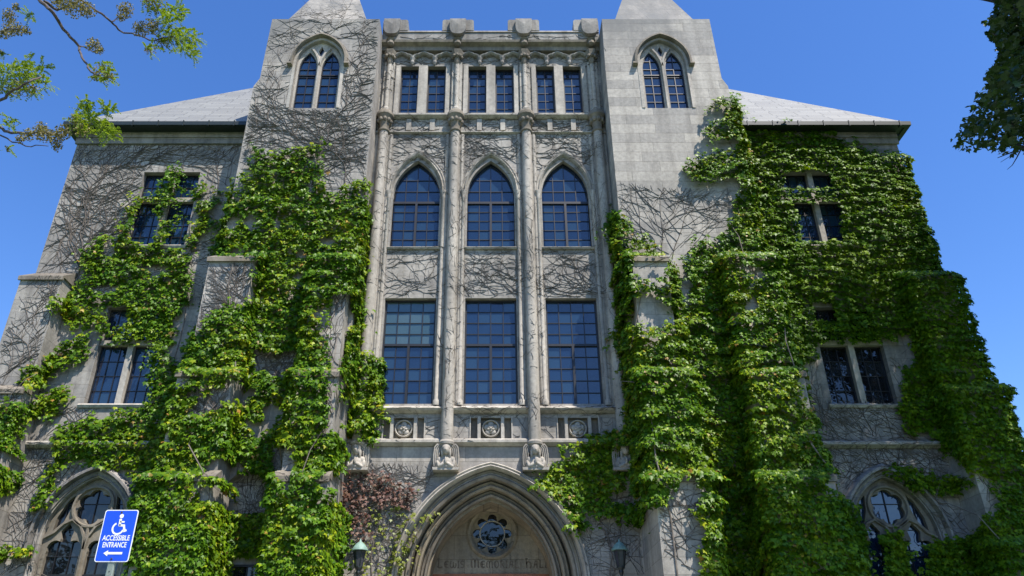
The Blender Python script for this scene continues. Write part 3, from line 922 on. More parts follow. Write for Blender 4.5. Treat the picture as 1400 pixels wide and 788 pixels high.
    ring = [(fx(x), z) for x, z in circle(c, zs0 + 0.84, 0.52, 32)]
    b.sweep(ring, pr, closed=True)
    b.sweep([(fx(c), 2.2), (fx(c), zs0 + 0.28)], pr)
    for q in (-1, 1):
        b.sweep([(fx(c + q * dx), zs0 + z) for dx, z in ((0.0, -0.25), (0.05, 0.05), (0.20, 0.33), (0.45, 0.50), (0.66, 0.40), (0.85, 0.18), (1.08, 0.05))], pr)
    trac = obj('traceried_window', b, M['weathered'], HALL, solid=True)
    gm = MB(); fr = MB(); clip = mir(parch(c, 1.10, 2.25, zs0, 1.57, 14))
    xs = lin(fx(c) - 1.1, fx(c) + 1.1, 6); zs = lin(2.25, 6.95, 7)
    panes(gm, xs, zs, clip, 0.86, 0.006); bars(fr, xs[1:-1], zs[1:-1], clip, 0.85, 0.008)
    fr.box(fx(c) - 1.0, fx(c) - .08, 0.80, 0.855, 4.42, 4.50); fr.box(fx(c) + .08, fx(c) + 1.0, 0.80, 0.855, 4.42, 4.50)
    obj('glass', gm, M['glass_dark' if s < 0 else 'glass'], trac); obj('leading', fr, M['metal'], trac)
    b = MB()
    b.sweep([(fx(x), z) for x, z in [(c + 1.38, 4.9)] + arch_path(c, 1.38, 5.35, 5.351, 1.86, 16) + [(c - 1.38, 4.9)]][::s], [(-0.08, 0.61), (-0.08, 0.53), (0.0, 0.42), (0.06, 0.42), (0.08, 0.50), (0.08, 0.61)])
    b.sweep([(fx(x), z) for x, z in [(c + 1.22, 2.2)] + arch_path(c, 1.22, 5.35, 5.351, 1.70, 16) + [(c - 1.22, 2.2)]][::s], [(-0.10, 0.66), (-0.10, 0.60), (-0.03, 0.54), (0.02, 0.585), (0.06, 0.55), (0.075, 0.61)])
    obj('arch_moulding', b, M['ashlar_grey'], HALL, solid=True, smooth=True)
    # end buttress
    buttress(*sorted((fx(xo - 1.25), fx(xo - 0.02))), st=((0, 5.0, -0.65), (5.0, 9.05, -0.35), (9.05, 12.75, 0.0)), back=0.597)
    b = MB()
    b.box(*sorted((fx(xo - .02), fx(xo + .32))), 0.9, 2.2, 0, 9.05); b.box(*sorted((fx(xo - .02), fx(xo + .16))), 0.9, 2.1, 9.05, 12.75)
    obj('buttress', b, M['ashlar'], HALL, solid=True)

# ------------------------------------------------------------------ depth map of the facade (for plants that cling to it)
bvh = BVHTree.FromPolygons(SOLID_V, SOLID_F)
GX0, GX1, GZ0, GZ1, GS = -14.6, 14.4, 2.6, 23.4, 0.05
nx = int((GX1 - GX0) / GS); nz = int((GZ1 - GZ0) / GS)
D = np.full((nz, nx), 1.0)
dirv = Vector((0, 1, 0))
for j in range(nz):
    z = GZ0 + (j + 0.5) * GS
    for i in range(nx):
        h = bvh.ray_cast(Vector((GX0 + (i + 0.5) * GS, -8, z)), dirv, 16)
        D[j, i] = h[0].y if h[0] is not None else 9.0
_xx = GX0 + (np.arange(nx) + .5) * GS; _zz = GZ0 + (np.arange(nz) + .5) * GS
D[(D > 5) & (np.abs(_xx)[None, :] < 13.6) & (np.abs(_xx)[None, :] > 7.9) & (_zz[:, None] < 18.2)] = 0.60            # shoots hanging across a window lie in the plane of its wall
def depth(X, Z):
    i = np.clip(((np.asarray(X) - GX0) / GS).astype(int), 0, nx - 1)
    j = np.clip(((np.asarray(Z) - GZ0) / GS).astype(int), 0, nz - 1)
    return D[j, i]

def inpoly(u, v, poly):
    r = np.zeros(u.shape, bool)
    n = len(poly)
    for i in range(n):
        x0, y0 = poly[i]; x1, y1 = poly[(i + 1) % n]
        if y0 == y1: continue
        c = ((y0 > v) != (y1 > v)) & (u < (x1 - x0) * (v - y0) / (y1 - y0) + x0)
        r ^= c
    return r

# --- candidate leaf sites over the whole front
DENS = 700
N = int((GX1 - GX0) * (GZ1 - GZ0) * DENS)
cx_ = rng.uniform(GX0, GX1, N); cz_ = rng.uniform(GZ0, GZ1, N); cy_ = depth(cx_, cz_)
nn = np.tile(np.array([0.0, -1, 0]), (N, 1))
ok = cy_ < 5
sites = [np.c_[cx_, cy_, cz_][ok]]; norms = [nn[ok]]
dd = D[:, 1:] - D[:, :-1]                                   # steps seen from the side
jj, ii = np.nonzero((np.abs(dd) > 0.10))
gap = np.minimum(np.abs(dd[jj, ii]), 2.2)
cnt = rng.poisson(gap * GS * DENS)
J = np.repeat(jj, cnt); I = np.repeat(ii, cnt); G = np.repeat(gap, cnt)
if len(J):
    near = np.minimum(D[J, I], D[J, I + 1])
    sgn = np.where(D[J, I + 1] > D[J, I], 1.0, -1.0)
    P = np.c_[GX0 + (I + 1) * GS + sgn * 0.0, near + rng.random(len(J)) * G, GZ0 + (J + rng.random(len(J))) * GS]
    sites.append(P); norms.append(np.c_[sgn, np.full(len(J), -0.25), np.zeros(len(J))])
    cnt = rng.poisson(np.full(len(jj), GS * DENS * 0.42) * np.minimum(1, gap / 0.25))       # leaves wrapping the outer corners
    J = np.repeat(jj, cnt); I = np.repeat(ii, cnt); near = np.minimum(D[J, I], D[J, I + 1])
    sgn = np.where(D[J, I + 1] > D[J, I], 1.0, -1.0)
    aa = rng.random(len(J))
    P = np.c_[GX0 + (I + 1) * GS - sgn * 0.03, near + 0.02, GZ0 + (J + rng.random(len(J))) * GS]
    sites.append(P); norms.append(np.c_[sgn * (0.15 + 0.8 * aa), -(0.95 - 0.8 * aa), np.zeros(len(J))])
dd = D[1:, :] - D[:-1, :]
jj, ii = np.nonzero((dd > 0.10) & (dd < 3))
gap = dd[jj, ii]; cnt = rng.poisson(gap * GS * DENS * 0.8)
J = np.repeat(jj, cnt); I = np.repeat(ii, cnt); G = np.repeat(gap, cnt)
P = np.c_[GX0 + (I + rng.random(len(I))) * GS, D[J, I] + rng.random(len(J)) * G, GZ0 + (J + 1) * GS]
sites.append(P); norms.append(np.tile(np.array([0, -0.3, 0.95]), (len(J), 1)))
S = np.concatenate(sites); SN = np.concatenate(norms)
SU, SVv = proj(S[:, 0], S[:, 1], S[:, 2])
e1 = vnoise(S[:, 0] * 2.6, S[:, 2] * 2.6, 1) - .5; e2 = vnoise(S[:, 0] * 2.6, S[:, 2] * 2.6, 2) - .5
e3 = vnoise(S[:, 0] * 8, S[:, 2] * 8, 3) - .5; e4 = vnoise(S[:, 0] * 8, S[:, 2] * 8, 4) - .5
PU = SU + 17 * e1 + 10 * e3 + rng.normal(0, 3.2, len(S)); PV = SVv + 13 * e2 + 9 * e4 + rng.normal(0, 3.2, len(S))

LOBED = np.array([(0, 0, 0), (-.36, -.06, -.06), (-.54, .44, -.14), (-.20, .50, -.02), (0, 1.0, -.16), (.20, .50, -.02), (.54, .44, -.14), (.36, -.06, -.06)], float)
LOBED_F = np.array([(0, 1, 2, 3), (0, 3, 4, 5), (0, 5, 6, 7)])
OVAL = np.array([(0, 0, 0), (-.24, .35, -.04), (-.18, .75, -.05), (0, 1.0, -.08), (.18, .75, -.05), (.24, .35, -.04)], float)
OVAL_F = np.array([(0, 1, 2, 3), (0, 3, 4, 5)])
def unit(a):
    return a / np.maximum(1e-9, np.linalg.norm(a, axis=1))[:, None]
def leaf_mesh(name, P, blade, tip, size, m, parent, tpl=LOBED, tf=LOBED_F):
    """P sites, blade = blade normals, tip = direction of leaf tips"""
    n = len(P); k = len(tpl)
    bn = unit(blade); t = tip - bn * np.sum(tip * bn, axis=1)[:, None]; t = unit(t); lat = np.cross(t, bn)
    V = P[:, None, :] + size[:, None, None] * (tpl[None, :, 0:1] * lat[:, None, :] + (tpl[None, :, 1:2] - 0.3) * t[:, None, :] + tpl[None, :, 2:3] * bn[:, None, :])
    V = V.reshape(-1, 3)
    F = (tf[None] + (np.arange(n) * k)[:, None, None]).reshape(-1, 4)
    me = bpy.data.meshes.new(name)
    me.vertices.add(len(V)); me.vertices.foreach_set('co', V.astype(np.float32).ravel())
    me.loops.add(F.size); me.loops.foreach_set('vertex_index', F.astype(np.int32).ravel())
    me.polygons.add(len(F)); me.polygons.foreach_set('loop_start', np.arange(0, F.size, 4, dtype=np.int32))
    try:
        me.polygons.foreach_set('loop_total', np.full(len(F), 4, dtype=np.int32))
    except Exception:
        pass
    me.update(calc_edges=True)
    me.materials.append(m)
    o = bpy.data.objects.new(name, me)
    link(o, parent)
    return o

def ivy(name, polys, holes, label, m='ivy', size=0.15, keep=1.0, tier=0.8, amp=0.30, gaps=0.0, seed=1.0, stems=(), group='green ivy climbing the stone front'):
    sel = np.zeros(len(S), bool)
    for p in polys: sel |= inpoly(PU, PV, p)
    for p in holes: sel &= ~inpoly(SU + 6 * e3, SVv + 6 * e4, p)
    X, Z = S[:, 0], S[:, 2]
    if gaps:
        gn = 0.65 * vnoise(X * 1.1, Z * 1.5, seed + 9) + 0.35 * vnoise(X * 3.7, Z * 4.1, seed + 5)
        sel &= gn > gaps
    sel &= rng.random(len(S)) < keep
    P = S[sel].copy(); Nn = SN[sel].copy(); n = len(P)
    X, Z = P[:, 0], P[:, 2]
    XY = X + 0.9 * P[:, 1]
    ph = Z / tier + 1.5 * vnoise(XY * 0.75, Z * 0.55, seed) + 0.7 * vnoise(XY * 2.1, Z * 1.3, seed + 3)
    fr = ph - np.floor(ph)
    mod = vnoise(XY * 1.1, Z * 0.9, seed + 7)
    off = 0.04 + amp * (1 - fr) ** 0.9 * (0.3 + mod) + 0.15 * np.clip(vnoise(XY * 3.4, Z * 4.2, seed + 4) * 1.6 - 0.5, 0, 1) + rng.random(n) ** 2 * 0.10
    isw = np.abs(Nn[:, 0]) > 0.97
    off = np.where(isw, off * 0.75, off)
    P += unit(Nn) * off[:, None]
    P[:, 2] -= 0.25 * off
    jit = rng.normal(0, 1, (n, 3))
    blade = unit(Nn) * 0.75 + np.array([0.05, -0.12, 0.62]) + jit * 0.36
    tip = np.array([0, 0, -1.0]) + unit(Nn) * 0.55 + rng.normal(0, 1, (n, 3)) * 0.35
    sz = size * np.clip(rng.lognormal(-0.05, 0.27, n), 0.5, 1.7)
    root = empty(name, (float(X.mean()), float(P[:, 1].mean()), 0.0))
    tag(root, label, 'ivy', group)
    o = leaf_mesh('foliage', P - np.array(root.location), blade, tip, sz, M[m], root)
    b = MB()
    for path in stems:
        pts = []
        for k in range(len(path) - 1):
            for q in range(6):
                t = q / 6
                x = path[k][0] * (1 - t) + path[k + 1][0] * t; z = path[k][1] * (1 - t) + path[k + 1][1] * t
                x += 1.0 * (float(vnoise(z * 0.8, path[0][0] * 3.3, seed)) - .5) + 0.35 * (float(vnoise(z * 2.6, path[0][0] * 3.3, seed)) - .5)
                y = float(depth(x, max(z, GZ0 + .01)))
                pts.append((x, min(y, 0.7) - 0.025, z))
        ys = [p[1] for p in pts]
        pts = [(p[0] - root.location.x, min(ys[max(0, i - 1):i + 2]) - root.location.y, p[2]) for i, p in enumerate(pts)]
        b.tube(pts, list(np.linspace(0.024, 0.008, len(pts))), 5)
    if stems: obj('stem', b, M['stem'], root, smooth=True)
    return n

n_l = []
# left wing
n_l.append(ivy('climbing_ivy', [
    [(226, 230), (247, 230), (248, 275), (226, 275)], [(188, 266), (280, 264), (282, 281), (184, 281)],
    [(266, 258), (284, 250), (286, 300), (270, 340), (258, 340), (268, 300)], [(222, 278), (238, 278), (228, 340), (210, 340)],
    [(236, 300), (252, 292), (246, 305), (238, 320)], [(172, 288), (192, 272), (186, 332), (160, 342)],
    [(137, 329), (178, 334), (245, 344), (262, 356), (262, 400), (244, 440), (226, 490), (205, 520), (212, 470), (162, 470), (148, 462), (99, 449), (103, 442), (82, 430), (70, 421), (86, 402), (127, 378), (108, 354)],
    [(29, 514), (69, 484), (113, 460), (140, 484), (103, 499), (55, 522)],
    [(202, 487), (226, 487), (258, 500), (262, 560), (240, 640), (222, 700), (214, 788), (180, 788), (190, 700), (184, 640), (200, 560)],
    [(86, 582), (160, 567), (205, 552), (240, 556), (238, 640), (160, 642), (110, 628), (75, 640), (78, 600)],
    [(25, 508), (58, 505), (60, 530), (30, 530)], [(10, 547), (55, 543), (58, 572), (10, 572)], [(-10, 560), (26, 552), (28, 620), (18, 670), (-10, 690)],
    [(63, 542), (92, 530), (90, 560), (66, 572)], [(76, 632), (88, 640), (62, 690), (40, 700)], [(-5, 750), (44, 749), (44, 765), (-5, 766)],
    [(288, 262), (298, 260), (296, 285), (286, 285)], [(282, 300), (296, 305), (290, 320), (280, 318)]],
    [[(146, 420), (178, 418), (174, 442), (150, 456)], [(124, 478), (196, 480), (190, 556), (114, 556)], [(192, 282), (218, 282), (204, 334), (178, 334)]],
    'bushy ivy hanging around the windows of the left wing, its upper wall bare', 'ivy', 0.105, 0.72, 0.5, 0.05, 0.26, 1.0, stems=(((-9.0, 0), (-9.2, 5), (-9.0, 9), (-9.3, 13), (-9.6, 16)), ((-13.2, 0), (-13.0, 4), (-13.1, 8), (-12.6, 10)))))
# left tower
n_l.append(ivy('climbing_ivy', [
    [(350, 204), (364, 206), (374, 218), (386, 204), (446, 203), (440, 218), (402, 224), (456, 238), (432, 247), (470, 258), (498, 246), (500, 300), (499, 360), (494, 400), (501, 440), (488, 500), (486, 545), (468, 545), (462, 470), (448, 410), (436, 420), (442, 470), (452, 540), (440, 600), (482, 590), (476, 622), (440, 690), (474, 690), (484, 740), (468, 792), (198, 792), (195, 770), (222, 690), (222, 640), (238, 570), (262, 540), (284, 560), (330, 545), (322, 500), (284, 505), (262, 535), (248, 512), (256, 470), (285, 436), (300, 418), (338, 420), (352, 400), (356, 352), (352, 346), (294, 346), (300, 310), (322, 270), (342, 228)],
    [(486, 480), (514, 488), (524, 545), (516, 600), (530, 606), (480, 604)], [(256, 470), (320, 430), (330, 470), (300, 530), (250, 540)]],
    [[(372, 606), (404, 612), (400, 668), (378, 650)], [(318, 645), (372, 652), (372, 700), (322, 704)], [(322, 762), (358, 762), (358, 792), (322, 792)], [(352, 478), (404, 490), (396, 520), (350, 505)], [(452, 410), (482, 400), (484, 440), (458, 500)]],
    'large sunlit ivy covering the lower left tower and its buttresses', 'ivy', 0.102, 0.85, 0.45, 0.07, 0.262, 2.0, stems=(((-5.3, 0), (-5.4, 4), (-5.0, 7), (-5.4, 10), (-5.6, 15)), ((-6.9, 0), (-7.0, 5), (-6.8, 9), (-7.0, 13)), ((-4.5, 0), (-4.4, 6), (-4.2, 11)))))
# right tower
n_l.append(ivy('climbing_ivy', [
    [(978, 136), (998, 137), (1008, 165), (1014, 200), (1022, 212), (1034, 270), (1046, 330), (1058, 352), (1070, 430), (1086, 480), (1100, 560), (1112, 600), (1132, 680), (1154, 792), (952, 792), (948, 770), (960, 740), (950, 690), (962, 660), (930, 640), (905, 692), (880, 682), (864, 640), (858, 560), (850, 480), (845, 455), (870, 448), (921, 446), (926, 400), (936, 352), (956, 334), (985, 322), (1002, 300), (1002, 272), (1012, 246), (990, 246), (960, 252), (936, 246), (940, 225), (970, 208), (1002, 207), (998, 190), (986, 196), (968, 197), (970, 172), (986, 164), (984, 152), (962, 156)],
    [(826, 281), (836, 295), (848, 300), (860, 311), (871, 315), (862, 326), (896, 340), (900, 351), (864, 353), (864, 380), (864, 440), (862, 470), (846, 480), (842, 400), (838, 340), (828, 310)],
    [(866, 386), (918, 385), (928, 405), (924, 446), (914, 420), (906, 405), (866, 400)], [(906, 366), (918, 362), (926, 392), (910, 392)]],
    [[(966, 157), (986, 152), (990, 166), (970, 170)], [(976, 196), (1000, 193), (1004, 206), (974, 208)], [(962, 252), (1004, 250), (1000, 296), (980, 296)], [(1012, 366), (1042, 372), (1040, 384), (1012, 380)], [(1016, 412), (1030, 405), (1036, 424), (1020, 428)], [(870, 355), (906, 355), (905, 384), (872, 384)]],
    'bright ivy in stepped tiers cascading down the right tower corner', 'ivy', 0.098, 1.0, 0.8, 0.21, 0.155, 3.0, stems=(((7.9, 0), (7.7, 5), (7.5, 9), (7.4, 14), (7.6, 18)), ((5.4, 0), (5.5, 5), (5.2, 9)), ((4.1, 0), (4.0, 8), (3.9, 12)))))
# right wing
n_l.append(ivy('climbing_ivy', [
    [(1012, 178), (1060, 174), (1120, 180), (1178, 204), (1214, 210), (1242, 214), (1252, 240), (1272, 290), (1290, 345), (1314, 380), (1336, 440), (1360, 500), (1382, 560), (1408, 620), (1430, 700), (1440, 800), (1290, 800), (1284, 742), (1340, 722), (1362, 684), (1340, 646), (1300, 622), (1262, 592), (1232, 592), (1226, 540), (1236, 512), (1250, 490), (1236, 455), (1200, 466), (1130, 468), (1112, 492), (1092, 492), (1080, 480), (1068, 430), (1056, 350), (1044, 330), (1030, 270), (1018, 210)],
    [(1212, 636), (1246, 638), (1280, 648), (1330, 655), (1300, 672), (1250, 670), (1224, 656)],
    [(1132, 672), (1148, 682), (1180, 738), (1190, 800), (1140, 800)], [(1204, 730), (1234, 726), (1242, 800), (1202, 800)], [(1262, 746), (1300, 738), (1345, 730), (1410, 640), (1440, 800), (1250, 800)]],
    [[(1066, 238), (1132, 238), (1136, 260), (1070, 260)], [(1083, 280), (1142, 280), (1150, 332), (1094, 332)], [(1107, 414), (1134, 414), (1140, 440), (1112, 440)], [(1112, 470), (1222, 470), (1226, 552), (1122, 552)]],
    'dense ivy blanket over the right wing with only its windows showing', 'ivy_deep', 0.096, 1.0, 0.27, 0.13, 0.0, 4.0, stems=(((12.2, 0), (12.0, 5), (12.4, 9)), ((9.0, 0), (8.8, 6), (8.6, 12)))))
# right of the entrance
n_l.append(ivy('climbing_ivy', [
    [(762, 607), (806, 605), (844, 590), (866, 575), (884, 676), (872, 668), (857, 650), (840, 670), (836, 688), (882, 690), (880, 722), (826, 706), (802, 693), (807, 722), (792, 726), (779, 706), (748, 675), (735, 663), (755, 639), (782, 624), (800, 616), (764, 614)]],
    [], 'small leaved ivy between the entrance arch and the right tower', 'ivy', 0.10, 1.0, 0.4, 0.12, 0.0, 5.0, stems=(((3.4, 0), (3.3, 4), (2.8, 6.6)),)))
n_l.append(ivy('climbing_ivy', [[(552, 700), (576, 672), (590, 690), (575, 720), (560, 760), (552, 792), (540, 792)], [(500, 700), (560, 690), (545, 792), (480, 792), (486, 735)], [(582, 700), (600, 690), (594, 708), (574, 730)]],
    [], 'sparse yellow green ivy shoots beside the left lantern and arch', 'ivy_young', 0.09, 0.085, 0.5, 0.05, 0.42, 6.0, stems=(((-2.9, 0), (-2.8, 3), (-2.6, 5.4)),)))
n_l.append(ivy('withered_ivy', [[(472, 652), (500, 640), (540, 653), (574, 672), (568, 696), (540, 692), (500, 690), (478, 672)], [(466, 672), (500, 680), (505, 742), (472, 740)]],
    [], 'withered dark red ivy patch above the left lantern', 'ivy_red', 0.075, 0.42, 0.5, 0.04, 0.30, 7.0, stems=(((-3.3, 0), (-3.2, 3), (-2.9, 6.2)),), group='withered ivy'))
print('ivy leaves', n_l)

# ------------------------------------------------------------------ bare vines
class Vines:
    def __init__(self, poly, holes=()):
        self.poly = poly; self.holes = holes; self.paths = []
    def inside(self, x, z):
        u, v = proj(np.array([x]), depth(np.array([x]), np.array([z])), np.array([z]))
        if not inpoly(u, v, self.poly)[0]: return False
        return not any(inpoly(u, v, h)[0] for h in self.holes)
    def grow(self, x, z, ang, length, r, bend=0.0, level=0, step=0.09, pb=0.30, wob=0.16):
        pts = []; miss = 0
        n = int(length / step); a = ang
        y_prev = None
        for k in range(n):
            if not self.inside(x, z):
                miss += 1
                if miss > 2: break
            y = float(depth(x, z))
            if y > 3 or (y_prev is not None and abs(y - y_prev) > 0.14): break
            y_prev = y
            pts.append((x, y, z))
            a += random.gauss(0, wob) + bend * step
            x += math.cos(a) * step; z += math.sin(a) * step
            if level < 2 and k > 1 and random.random() < pb:
                sd = random.choice((-1, 1))
                self.grow(x, z, a + sd * random.uniform(0.4, 1.1), length * random.uniform(0.3, 0.65), r * 0.68, -sd * random.uniform(0.1, 0.7), level + 1, step, pb * 0.7, wob)
        if len(pts) > 2:
            self.paths.append((pts, r))
    def build(self, label):
        V = []; F = []
        for pts, r in self.paths:
            b = len(V); n = len(pts)
            for i, (x, y, z) in enumerate(pts):
                x2, _, z2 = pts[min(i + 1, n - 1)]; x1, _, z1 = pts[max(i - 1, 0)]
                dx, dz = x2 - x1, z2 - z1; l = math.hypot(dx, dz) or 1
                rr = r * (1 - 0.6 * i / n)
                nxx, nzz = -dz / l * rr, dx / l * rr
                V += [(x + nxx, y - 0.003, z + nzz), (x, y - 1.7 * rr - 0.004, z), (x - nxx, y - 0.003, z - nzz)]
                if i:
                    q = b + 3 * i
                    F += [(q - 3, q - 2, q + 1, q), (q - 2, q - 1, q + 2, q + 1)]
        mb = MB(); mb.v = V; mb.f = F
        o = obj('bare_vine', mb, M['vine'])
        tag(o, label, 'vine', 'bare vines on the stone')
        return o
    def scatter(self, n, ang, spread, length, r, bend=0.5, pb=0.3, wob=0.16):
        us = [p[0] for p in self.poly]; vs_ = [p[1] for p in self.poly]
        made = 0
        while made < n:
            u, v = random.uniform(min(us), max(us)), random.uniform(min(vs_), max(vs_))
            p = at(u, v, 0.0); x, z = p.x, p.z
            for _ in range(3):
                p = at(u, v, min(1.0, float(depth(x, z)))); x, z = p.x, p.z
            if not (GX0 + .1 < x < GX1 - .1 and GZ0 + .1 < z < GZ1 - .1): made += 0.2; continue
            if not self.inside(x, z): made += 0.01; continue
            a = ang() if callable(ang) else ang
            self.grow(x, z, a + random.gauss(0, spread), length * random.uniform(0.5, 1.3), r * random.uniform(0.6, 1.25), random.uniform(-bend, bend), 0, 0.09, pb, wob)
            made += 1

either = lambda a: (lambda: random.choice((a, math.pi - a)))
v = Vines([(104, 186), (332, 176), (322, 240), (296, 345), (275, 420), (90, 445), (48, 378)], [[(192, 230), (280, 230), (262, 342), (170, 340)]])
v.scatter(95, either(0.45), 0.45, 2.4, 0.0076, 0.7, 0.36, 0.24)
for x in (-13.6, -13.1, -12.6, -12.2): v.grow(x, 12.4, 1.5, 6.0, 0.022, 0, 0, 0.1, 0.55)
v.scatter(28, 1.3, 0.5, 2.2, 0.012, 0.7, 0.35, 0.2)
v.build('tangle of bare vines on the upper wall of the left wing')
v = Vines([(36, 384), (92, 384), (70, 480), (40, 560), (130, 560), (110, 650), (40, 720), (60, 788), (-60, 788), (-40, 540), (0, 500)])
v.scatter(160, 1.2, 0.6, 2.2, 0.009, 0.6, 0.38, 0.22)
v.build('bare vine stems on the end buttress of the left wing')
v = Vines([(374, 24), (398, 22), (410, -12), (488, -12), (500, 22), (520, 26), (512, 150), (500, 262), (440, 262), (340, 230), (326, 240), (348, 130)], [[(402, 62), (468, 62), (466, 152), (398, 152)]])
v.scatter(110, either(0.12), 0.25, 2.2, 0.0072, 0.7, 0.34, 0.20)
v.scatter(30, either(0.9), 0.3, 1.6, 0.008, 0.8, 0.3, 0.2)
for x in (-7.4, -6.6, -5.4, -4.4): v.grow(x, 15.4, 1.5, 5.0, 0.018, 0, 0, 0.1, 0.5)
v.build('bare vines sweeping sideways across the upper left tower')
v = Vines([(516, 50), (826, 50), (836, 260), (850, 560), (820, 600), (500, 604), (508, 330)],
          [[(c0, 90), (c1, 90), (c1, 158), (c0, 158)] for c0, c1 in ((546, 612), (640, 702), (732, 794))] + [[(a, 250), (b_, 250), (b_, 338), (a, 338)] for a, b_ in ((536, 602), (638, 706), (738, 808))] + [[(a, 406), (b_, 406), (b_, 556), (a, 556)] for a, b_ in ((518, 600), (632, 712), (742, 828))])
v.scatter(1150, either(0.3), 0.4, 1.2, 0.0078, 0.8, 0.36, 0.22)
for x in SH:
    for q in range(7):
        v.grow(x + random.uniform(-0.16, 0.16), random.uniform(8, 15), 1.57, random.uniform(2, 5), 0.009, 0, 0, 0.09, 0.35, 0.13)
v.build('fine bare vines over the shafts and panels of the central bay')
v = Vines([(842, 252), (905, 262), (960, 262), (1000, 262), (994, 320), (930, 360), (920, 440), (868, 446), (866, 360), (846, 300)])
for q in range(3): v.grow(4.6 + 0.3 * q, 12.8, 1.75 - 0.2 * q, 3.2, 0.014, 0, 0, 0.09, 0.12, 0.07)
for q in range(50):
    sd = 1 if q % 2 else -1
    v.grow(4.95 + random.gauss(0, 0.28) + sd * random.uniform(0, 0.9), 12.8 + random.uniform(0, 2.6), 1.57 - sd * random.uniform(0.25, 1.0), random.uniform(1.0, 3.0), random.uniform(0.0045, 0.0085), -sd * random.uniform(-0.1, 0.55), 0, 0.09, 0.18, 0.10)
v.scatter(14, either(0.45), 0.3, 1.8, 0.0065, 0.5, 0.3)
v.build('bare vines fanning out on the pale right tower wall')
v = Vines([(1096, 492), (1236, 458), (1240, 520), (1262, 595), (1345, 650), (1360, 690), (1330, 730), (1270, 770), (1150, 690), (1118, 600)], [[(1114, 468), (1222, 468), (1224, 552), (1122, 552)], [(1160, 660), (1280, 660), (1290, 790), (1150, 790)]])
v.scatter(190, either(0.5), 0.5, 1.8, 0.009, 0.6, 0.36)
for x in (11.9, 12.2): v.grow(x, 4.5, 1.55, 4.0, 0.035, 0, 0, 0.1, 0.6)
v.build('bare vines on the shaded lower wall of the right wing')
v = Vines([(470, 640), (600, 640), (560, 700), (545, 788), (470, 788)])
v.scatter(130, either(0.9), 0.5, 1.4, 0.008, 0.6, 0.38)
v.build('bare vines around the left lantern')
v = Vines([(800, 690), (960, 660), (960, 788), (800, 788)])
v.scatter(110, either(0.6), 0.5, 1.5, 0.008, 0.6, 0.36)
v.build('bare vines around the right lantern')
v = Vines([(286, 366), (352, 364), (340, 460), (318, 520), (320, 620), (470, 560), (470, 700), (240, 788), (230, 640)])
v.scatter(200, either(1.0), 0.5, 1.8, 0.009, 0.5, 0.36)
for pl, nq in (([(286, 366), (352, 364), (336, 440), (318, 516), (256, 512), (270, 440)], 60), ([(258, 530), (322, 528), (310, 600), (250, 640)], 30), ([(340, 480), (420, 470), (410, 540), (340, 540)], 25), ([(440, 400), (490, 395), (480, 680), (440, 690)], 40)):
    v2 = Vines(pl); v2.scatter(nq * 2, either(1.1), 0.5, 1.6, 0.009, 0.6, 0.36); v.paths += v2.paths
v.build('bare vines showing between the ivy on the left tower buttress')

# ------------------------------------------------------------------ wall lanterns
def lantern(x, label):
    root = tag(empty('wall_lantern', (x, 0, 0)), label, 'lantern', 'lanterns beside the entrance arch')
    y = -0.50
    b = MB(); b.lathe(0, y, [(0.085, 4.50), (0.14, 4.86)], 6); obj('lantern_glass', b, M['lantern_glass'], root)
    b = MB()
    for k in range(6):
        a = 2 * math.pi * k / 6
        b.tube([(0.088 * math.cos(a), y + 0.088 * math.sin(a), 4.49), (0.146 * math.cos(a), y + 0.146 * math.sin(a), 4.87)], 0.012, 5)
    b.lathe(0, y, [(0.155, 4.855), (0.155, 4.885)], 6)
    b.lathe(0, y, [(0.03, 4.30), (0.06, 4.36), (0.05, 4.42), (0.10, 4.47), (0.10, 4.50)], 8)
    obj('lantern_frame', b, M['lantern_iron'], root)
    b = MB(); b.lathe(0, y, [(0.205, 4.87), (0.20, 4.90), (0.10, 5.03), (0.03, 5.08), (0.02, 5.12), (0.008, 5.14)], 12); obj('cap', b, M['copper'], root, smooth=True)
    b = MB(); b.tube([(0, -0.02, 3.5), (0, -0.25, 3.55), (0, y - 0.02, 3.75), (0, y, 4.05), (0, y, 4.32)], [0.035, 0.03, 0.03, 0.035, 0.03], 8)
    b.tube([(0, -0.02, 3.95), (0, -0.2, 3.9), (0, -0.36, 3.72)], 0.02, 6)
    b.lathe(0, y, [(0.05, 4.06), (0.075, 4.10), (0.05, 4.16)], 8)
    b.box(-0.08, 0.08, -0.025, -0.003, 3.4, 4.05)
    obj('bracket', b, M['lantern_iron'], root, smooth=True)
lantern(-3.19, 'wall lantern with sunlit green copper cap, left of the entrance')
lantern(3.14, 'dark wall lantern in shade, right of the entrance')

# ------------------------------------------------------------------ accessible entrance sign
SY = -12.80
sc_ = at(160, 732.5, SY)
SG = tag(empty('accessible_entrance_sign', (sc_.x, SY, 0)), 'blue and white accessible entrance sign on a thin steel post', 'sign')
ZC = sc_.z
def rrect(hw, hh, r, n=5):
    p = []
    for cx, cz, a in ((hw - r, -hh + r, -90), (hw - r, hh - r, 0), (-hw + r, hh - r, 90), (-hw + r, -hh + r, 180)):
        p += arc(cx, cz, r, r, a, a + 90, n)
    return p
sh_ = lambda L: [(x, z + ZC) for x, z in L]
b = MB(); b.prism(sh_(rrect(0.1525, 0.2285, 0.022)), -0.004, 0.0); pan = obj('panel', b, M['sign_white'], SG)
b = MB(); b.panel(sh_(rrect(0.1445, 0.2205, 0.017)), [], -0.0055); obj('blue_field', b, M['sign_blue'], pan)
b = MB(); yy = [(-1, -0.0065), (-1, -0.0075), (1, -0.0075), (1, -0.0065)]
rib = lambda pts, hw: b.sweep(sh_(pts), [(k * hw, q) for k, q in yy])
b.panel(sh_(circle(0.008, 0.172, 0.019, 16)), [], -0.0075)
